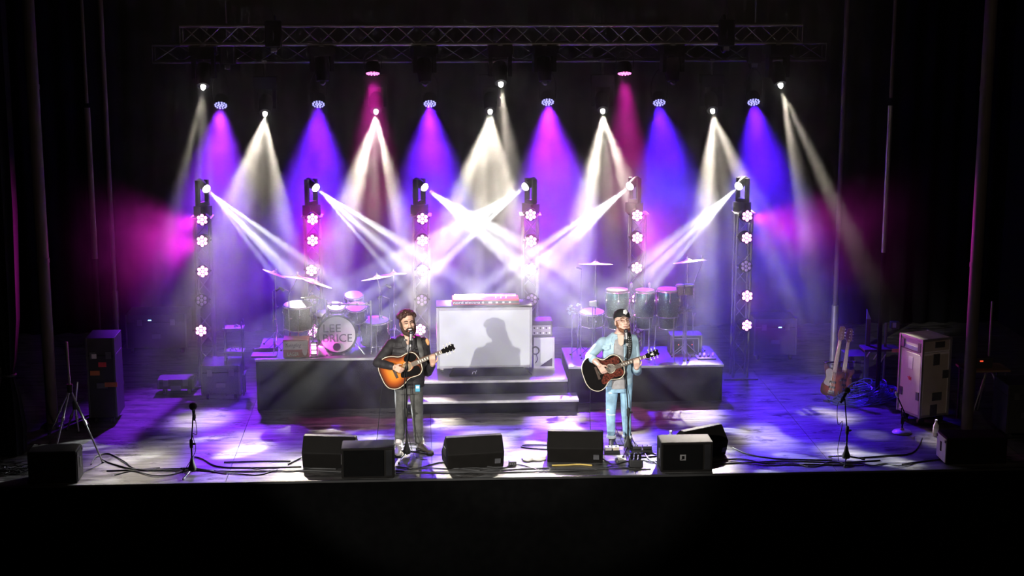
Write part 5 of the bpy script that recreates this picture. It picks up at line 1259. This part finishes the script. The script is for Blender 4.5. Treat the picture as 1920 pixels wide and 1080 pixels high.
for (x, y, w, dx) in ((1144, 768, .05, -.075), (1146, 778, .055, -.08), (1174, 770, .04, -.07), (1145, 737, .03, -.085)): MB().ell(J(x, y, dx + .008), (w, .010, .010), 12, 8).build('ripped_patch', 'denim_white', m2, True)
for s in 'RL': MB().lathe([(.056, -.018), (.060, -.012), (.060, .018), (.056, .022)], jt2['an' + s] + V((0, 0, .012)), n=18).build('turned_cuff', 'denim_white', m2, True)
shoe(m2, (jt2['anR'].x + .01, Y0 + .05), (.02, -1, 0), 'shoe_dark', L=.27); shoe(m2, (jt2['anL'].x - .005, Y0 + .05), (.35, -.93, 0), 'shoe_dark', L=.27)
# belt strap tail and wristband
MB().torus(jt2['wrL'].lerp(jt2['elL'], .18), jt2['elL'] - jt2['wrL'], .032, .008, 18, 8).build('wristband', 'shoe_dark', m2, True)
mb = MB()
for x in (-1, 1): mb.limb([(x * .075, -.006, .01), (x * .067, -.028, -.055), (x * .047, -.060, -.100), (0, -.080, -.122)], [.008, .015, .020, .026], 12)
put(m2, 'beard', mb, hd2, 'beard_red', .006, 1)
put(m2, 'lips', MB().limb([(-.022, -.094, -.070), (0, -.101, -.068), (.022, -.094, -.070)], [.005, .0075, .005], 8), hd2, 'lip')
for x in (-1, 1):
    put(m2, 'eyelid', MB().limb([(x * .014, -.090, .006), (x * .030, -.090, .003), (x * .046, -.080, .006)], [.003, .0045, .003], 8), hd2, 'beard_red')
    put(m2, 'eyebrow', MB().limb([(x * .012, -.094, .026), (x * .032, -.093, .031), (x * .052, -.080, .026)], [.004, .005, .004], 8), hd2, 'beard_red')
gl = MB()
for x in (-1, 1): gl.torus((x * .033, -.103, .006), (x * .1, 1, 0), .024, .0022, 20, 6)
gl.limb([(-.010, -.106, .010), (.010, -.106, .010)], [.002, .002], 6)
for x in (-1, 1): gl.limb([(x * .056, -.100, .010), (x * .080, .0, .012)], [.002, .002], 6)
put(m2, 'glasses', gl, hd2, 'chrome')
cap = MB(); cap.lathe([(.088, 0), (.092, .012), (.090, .045), (.075, .080), (.045, .100), (.012, .106), (.001, .107)], (0, .018, .045), (0, .12, 1), 26)
for i in range(len(cap.v)): cap.v[i].y = .018 + (cap.v[i].y - .018) * 1.14
cp = put(m2, 'cap', cap, hd2, 'cap')
br_ = MB(); ol = [(.075 * math.cos(a), -.066 - .055 * math.sin(a)) for a in [math.pi * k / 14 for k in range(15)]]
br_.prism(ol, (0, 0, .050), (1, 0, 0), (0, 1, .10), (0, 0, .006)); put(m2, 'cap_brim', br_, hd2, 'cap')
em = MB()
for k in range(5): em.ell((.012 * math.cos(k * 1.257) + .008, -.089 + .004 * abs(k - 2) , .100 + .014 * math.sin(k * 1.257)), (.017, .009, .016), 10, 7)
put(m2, 'cap_emblem', em, hd2, 'white')
put(m2, 'hair', MB().ell((0, .075, .0), (.068, .042, .055), 14, 10), hd2, 'beard_red', .008, 1)
st2 = ribbon([J(1177, 624, .09), J(1177, 622, -.01), J(1179, 630, -.11), J(1181, 645, -.155), J(1180, 660, -.165), J(1176, 672, -.19)], (1, 0, -.1), .062)
sp_ = st2.build('strap', 'strap_black', g2, True)
for k in range(9):
    for o in (-.012, .014):
        q = J(1179 + .6 * math.sin(k * .6) + (1 if k < 4 else 0), 632 + 4.2 * k, -.122 - .045 * min(1, k / 4)) + V((o, -.008, 0)); MB().ell(q, (.004, .003, .007), 6, 5).build('stitch', 'strap_dots', sp_)
# ---- vocal microphone stands
t, p, top = mic_stand('black microphone stand carrying the microphone of the singer in black', 763, 857, (763, 690), None, spread=.30)
tip = hd1 @ V((0, -.150, -.095)); b = vocal_mic(t, tip, (.05, .35, .8)); MB().tube([top, (top + b) / 2 + V((-.01, -.02, 0)), b], .008, 8, 4).build('boom_arm', 'black_gloss', t, True)
MB().lathe([(.02, -.03), (.024, 0), (.02, .03)], top, n=12).build('swivel', 'chrome', t, True)
MB().tube([b, b + V((-.04, -.03, -.15)), top + V((-.03, -.02, -.1)), (p.x - .02, p.y - .02, .55), (p.x + .03, p.y - .03, .25), (p.x + .10, p.y - .06, .02), (p.x + .25, p.y - .15, .01)], .004).build('mic_cable', 'cable', t, True)
t, p, top = mic_stand('black microphone stand carrying the microphone of the singer in denim', 1177, 846, (1173, 700), None, spread=.30)
tip = hd2 @ V((-.012, -.135, -.125)); b = vocal_mic(t, tip, (-.05, .3, .85)); MB().tube([top, (top + b) / 2 + V((.015, -.02, 0)), b], .008, 8, 4).build('boom_arm', 'black_gloss', t, True)
MB().lathe([(.02, -.03), (.024, 0), (.02, .03)], top, n=12).build('swivel', 'chrome', t, True)
MB().tube([b, top + V((.01, -.03, -.05)), (p.x + .02, p.y - .02, .6), (p.x + .01, p.y - .02, .3), (p.x + .12, p.y - .06, .015)], .004).build('mic_cable', 'cable', t, True)
# guitar leads
def lead(lab, pts, r=.0045, m='cable', grp='stage cables', name='cable', cat='cable'): return tag(MB().tube(pts, r, 6, 6).build(name, m, None, True), lab, cat, grp)
q = py(716, 727, .95); q2 = pz(708, 838)
lead('guitar lead hanging from the sunburst guitar to the floor', [py(722, 712, .98), q, py(712, 770, .95), py(708, 815, 1.0), (q2.x, q2.y, .006), (q2.x + .25, q2.y - .06, .006), (q2.x + .6, q2.y - .1, .006)], .004)
q = py(1107, 725, 1.02); q2 = pz(1107, 812)
lead('guitar lead hanging from the black jumbo guitar to the floor', [py(1103, 700, 1.04), q, py(1106, 770, 1.05), (q2.x, q2.y, .006), (q2.x - .05, q2.y - .25, .006)], .004)
# ---- two basses on a stand
def bass(lab, base_px, head_px, Y, dY, mguard):
    b = py(*base_px, Y); h = py(*head_px, Y + dY); ax = (h - b).normalized(); nrm = V((-.15, -1, .25)); nrm = (nrm - ax * nrm.dot(ax)).normalized(); ay = nrm.cross(ax)
    L = (h - b).length; t = thing('bass_guitar', lab, 'bass guitar', tuple(b)); mt = Matrix((ax, ay, nrm)).transposed().to_4x4(); P = []
    ol = [(0, .02), (-.005, .09), (.03, .15), (.12, .165), (.20, .13), (.25, .115), (.31, .14), (.40, .165), (.43, .14), (.38, .08), (.36, .035), (.36, -.035), (.34, -.09), (.36, -.14), (.31, -.155), (.25, -.12), (.19, -.13), (.10, -.165), (.03, -.14), (0, -.07)]
    rg = smooth_closed([(x * 1.0, y * .92) for x, y in ol], 3)
    P.append(MB().prism([tuple(p) for p in rg], (0, 0, -.042), (1, 0, 0), (0, 1, 0), (0, 0, .041)).build('body', 'guitar_back', t, True, world=False)); P.append(top_plate(t, rg, .0, 'bass_burst', (.17, 0)))
    if mguard: P.append(MB().prism([tuple(p) for p in smooth_closed([(.13, .03), (.16, .12), (.25, .10), (.33, .12), (.37, .08), (.35, .03), (.25, .025)], 3)], (0, 0, .0), (1, 0, 0), (0, 1, 0), (0, 0, .003)).build('pickguard', 'bass_guard', t, world=False))
    for x in (.12, .19): P.append(MB().box((x, 0, .006), (.03, .09, .014)).build('pickup', 'black', t, bevel=.003, world=False))
    P.append(MB().box((.05, 0, .008), (.05, .08, .014)).build('bridge', 'chrome', t, bevel=.003, world=False))
    P.append(MB().prism([(.33, -.032), (L - .2, -.022), (L - .2, .022), (.33, .032)], (0, 0, -.014), (1, 0, 0), (0, 1, 0), (0, 0, .022)).build('neck', 'bass_neck', t, bevel=.004, world=False))
    P.append(MB().prism([(L - .2, -.023), (L - .17, -.05), (L - .02, -.04), (L, -.015), (L - .01, .03), (L - .12, .045), (L - .2, .023)], (0, 0, -.016), (1, 0, 0), (0, 1, 0), (0, 0, .016)).build('headstock', 'bass_neck', t, bevel=.004, world=False))
    for k in range(4): P.append(MB().ell((L - .17 + .042 * k, -.062 + .004 * k, -.008), (.012, .016, .006), 8, 6).cyl((L - .17 + .042 * k, -.01, 0), (L - .17 + .042 * k, -.01, .016), .008, n=8).build('tuner', 'chrome', t, True, world=False))
    for k in range(4): P.append(bar('string', t, (.05, -.027 + .018 * k, .02), (L - .2, -.015 + .01 * k, .01), .0015, 'string'))
    for x in (.12, .28): P.append(MB().lathe([(.012, 0), (.010, .018)], (x - .05, -.10, .0), n=10).build('knob', 'chrome', t, True, world=False))
    set_frame(P, mt); return t
Yb = pz(1560, 752).y + .05
bass('sunburst bass guitar with pale pickguard leaning on the double stand', (1557, 742), (1580, 611), Yb, .18, True)
bass('plain-topped bass guitar leaning behind the sunburst one on the double stand', (1577, 738), (1594, 615), Yb + .14, .18, False)
q = pz(1572, 742); gs = thing('guitar_stand', 'black double guitar stand holding the two bass guitars', 'stand', (q.x, Yb + .25, 0))
zz = py(1567, 678, Yb + .3).z
MB().cyl((q.x, Yb + .33, .02), (q.x, Yb + .33, zz + .05), .014, n=10).build('post', 'black_gloss', gs, True); MB().cyl((q.x - .22, Yb + .27, zz), (q.x + .22, Yb + .27, zz), .013, n=10).build('neck_bar', 'black_gloss', gs, True)
for s in (-1, 1):
    MB().tube([(q.x + s * .2, Yb + .27, zz), (q.x + s * .2, Yb + .15, zz + .02), (q.x + s * .2, Yb + .12, zz + .05)], .009, 8, 4).build('neck_hook', 'rubber', gs, True)
    MB().tube([(q.x, Yb + .33, .3), (q.x + s * .16, Yb + .2, .02), (q.x + s * .2, Yb - .03, .014), (q.x + s * .2, Yb - .05, .05)], .011, 8, 4).build('foot', 'rubber', gs, True)
# ---- cable heap, floor cables, small things near the stage edge
rnd = random.Random(11); c0 = pz(1622, 752); m_ = MB()
for k in range(46):
    a0 = rnd.uniform(0, 6.28); rx = rnd.uniform(.12, .42); ry = rnd.uniform(.08, .22); z0 = rnd.uniform(.01, .30) * (1 - rx / .6); cx = c0.x + rnd.uniform(-.15, .15); cy = c0.y + rnd.uniform(-.08, .1); tl_ = rnd.uniform(.3, 1.0)
    m_.tube([(cx + rx * math.cos(a0 + t_ * .7), cy + ry * math.sin(a0 + t_ * .7), max(.008, z0 + .10 * tl_ * math.sin(a0 + t_ * .7 + 1))) for t_ in range(7)], .007, 5, 4)
hp = m_.build('cable_heap', 'cable_blue_lit', None, True); hp['kind'] = 'stuff'; tag(hp, 'tangled heap of blue-lit cables beside the bass guitars', 'cables')  # blue light on the heap put into its cable colour
def floor_path(pts, z=.007, rnd=rnd):
    return [V((pz(x, y).x, max(.02, pz(x, y).y), z + (rnd.random() * .006))) for x, y in pts]
FC = [('long black cable along the stage lip beside the short foam ball stand', [(200, 884), (330, 880), (430, 885), (560, 884), (640, 887)]),
      ('looping black cable by the tall dark tripod', [(171, 872), (180, 858), (205, 852), (235, 868), (255, 880), (300, 878)]),
      ('black cable trailing from the tripod foot to the foam ball stand', [(190, 862), (215, 872), (260, 882), (350, 884)]),
      ('black cable curving from the foam ball stand to the two-tone floor monitor', [(365, 858), (380, 862), (410, 876), (480, 878), (565, 876)]),
      ('black cable running behind the plain front fill box', [(540, 872), (560, 862), (568, 855)]),
      ('black cable snaking across the white floor before the singer in black', [(742, 876), (780, 880), (830, 868), (860, 880), (900, 884)]),
      ('thick black cable along the lip before the singer in black', [(742, 884), (850, 888), (950, 882), (1040, 878)]),
      ('thin black cable along the lip under the middle floor monitor', [(742, 890), (820, 886), (930, 887), (1060, 884), (1180, 878)]),
      ('black cable from the denim singer\'s floor monitor to the power box', [(1130, 862), (1150, 872), (1175, 866), (1195, 868)]),
      ('arching black cable beside the power box', [(1196, 868), (1190, 852), (1205, 846), (1215, 860), (1235, 872)]),
      ('black cable looping between power box and badge-fronted fill', [(1200, 852), (1222, 850), (1238, 862), (1222, 868), (1204, 862)]),
      ('black cable under the pedalboard towards the badge-fronted fill', [(1180, 858), (1210, 858), (1238, 856)]),
      ('long black cable along the lip beyond the badge-fronted fill', [(1337, 872), (1400, 868), (1480, 866), (1570, 868), (1650, 864)]),
      ('second black cable along the lip beyond the badge-fronted fill', [(1337, 864), (1390, 862), (1440, 870), (1530, 872), (1600, 874)]),
      ('thin black cable wandering behind the badge-fronted fill', [(1374, 840), (1400, 852), (1430, 858), (1470, 862), (1560, 864)]),
      ('black cable from the dark foam ball stand to the white road case', [(1605, 860), (1660, 856), (1705, 852), (1722, 838), (1728, 822)]),
      ('short black cable at the foot of the side speaker with the lit-coloured side', [(1690, 872), (1730, 866), (1765, 862)]),
      ('black cable lying behind the first floor monitor', [(420, 868), (490, 866), (545, 866)]),
      ('black cable trailing across the floor behind the grey-jeaned singer', [(660, 838), (720, 836), (775, 834), (800, 840), (780, 848)]),
      ('black loop of cable left of the denim singer\'s floor monitor', [(1030, 836), (985, 836), (982, 840), (1030, 844)])]
for lab, pts in FC: lead(lab, floor_path(pts), .009)
for k in range(9):
    x0 = (215, 330, 470, 760, 900, 1030, 1345, 1440, 1560)[k]; w_ = (210, 190, 160, 200, 220, 190, 170, 180, 150)[k]
    yb = 888 - (x0 + w_ / 2 - 300) * .0135
    lead('thin black cable straggling along the stage lip ' + ('by the low side speaker', 'under the foam ball stand', 'before the two-tone floor monitor', 'under the microphone of the singer in black', 'past the small junction box', 'under the denim singer\'s monitor', 'next to the badge-fronted fill', 'between badge-fronted fill and dark foam ball stand', 'under the dark foam ball stand')[k],
         floor_path([(x0 + w_ * t_ / 6, yb + rnd.uniform(-6, 5)) for t_ in range(7)]), .007)
lead('yellow-taped cable lying under the denim singer\'s floor monitor', floor_path([(1035, 874), (1060, 873), (1085, 872), (1110, 874)]), .009, 'cable_yellow')
m_ = MB()
for k in range(26):
    x = rnd.uniform(0, 48); y = rnd.uniform(876, 890); a_ = pz(x, y); m_.tube([V((a_.x + .09 * math.cos(t_ + k), a_.y + .04 * math.sin(t_ * 1.3 + k), .012 + .02 * (t_ % 2))) for t_ in range(5)], .006, 5, 3)
o = m_.build('cable_heap', 'cable', None, True); o['kind'] = 'stuff'; tag(o, 'tangle of glinting black cables behind the low side speaker', 'cables')
q = pz(1193, 876); pb_ = thing('power_box', 'black power distribution box with upright plugs at the stage lip', 'power box', (q.x, q.y, 0))
MB().box((0, .05, .045), (.16, .12, .09)).build('body', 'case_dark', pb_, bevel=.008, world=False)
for k in range(3): MB().box((-.05 + .05 * k, .05, .125), (.03, .04, .07)).build('plug', 'black', pb_, bevel=.006, world=False)
for x, y, lab in ((961, 874, 'small black junction box on the floor beside the middle floor monitor'), (1157, 869, 'small upright black adapter near the power box')):
    q = pz(x, y); jb = thing('junction_box', lab, 'junction box', (q.x, q.y, 0)); MB().box((0, .03, .028), (.095 if x < 1000 else .03, .06, .056)).build('body', 'case_dark', jb, bevel=.006, world=False)
    for k in range(3): MB().cyl((-.028 + .028 * k if x < 1000 else 0, -.001, .028 + (0 if x < 1000 else .01 * k - .01)), (-.028 + .028 * k if x < 1000 else 0, -.006, .028 + (0 if x < 1000 else .01 * k - .01)), .005, n=8).build('socket', 'alu_dull', jb, world=False)
# pedalboards
def pedalboard(lab, x0, x1, y, kind):
    a = pz(x0, y); b = pz(x1, y); w = b.x - a.x; t = thing('pedalboard', lab, 'pedalboard', ((a.x + b.x) / 2, a.y, 0))
    MB().box((0, .06, .02), (w, .13, .04), Matrix.Rotation(.06, 3, 'X')).build('board', 'case_dark', t, bevel=.005, world=False)
    n = max(2, int(w / .085)); rr = random.Random(int(x0))
    for k in range(n):
        for r_ in range(1):
            m = rr.choice(['case_white', 'white', 'cream']) if kind else rr.choice(['red_keys', 'steel_dark', 'case_dark', 'red_label'])
            pd_ = MB().box((-w / 2 + w * (k + .5) / n, .06 + .11 * r_, .062 + .006 * r_), (w / n - .014, .09, .04)).build('pedal', m, t, bevel=.005, world=False)
            MB().lathe([(.010, 0), (.008, .012)], (-w / 2 + w * (k + .5) / n, .04 + .11 * r_, .082 + .006 * r_), n=10).build('footswitch', 'chrome', pd_, True, world=False)
pedalboard('pale pedalboard of white effect boxes beside the denim singer', 1134, 1163, 852, True)
pedalboard('dark pedalboard with red effect boxes beside the denim singer', 1186, 1224, 850, False)
q = pz(1150, 862)
tag(MB().box((q.x, q.y + .06, .003), (.30, .19, .004), Matrix.Rotation(.1, 3, 'Z')).box((q.x + .02, q.y + .07, .0065), (.28, .18, .003), Matrix.Rotation(-.06, 3, 'Z')).build('set_list', 'cloth_white', None), 'white set list sheets on the floor before the denim singer', 'paper')
q = pz(996, 862); rnd = random.Random(2); m_ = MB()
for k in range(14): m_.ell((q.x + rnd.uniform(-.13, .13), q.y + rnd.uniform(-.05, .06), .022), (rnd.uniform(.04, .09), rnd.uniform(.03, .05), rnd.uniform(.015, .035)), 10, 7, Matrix.Rotation(rnd.uniform(-.5, .5), 3, 'Z'))
me = remeshed(m_, .008, 3); tag(finish(bpy.data.objects.new('towel', me), 'cloth_white', None, True), 'crumpled white towel on the floor left of the denim singer\'s monitor', 'towel')
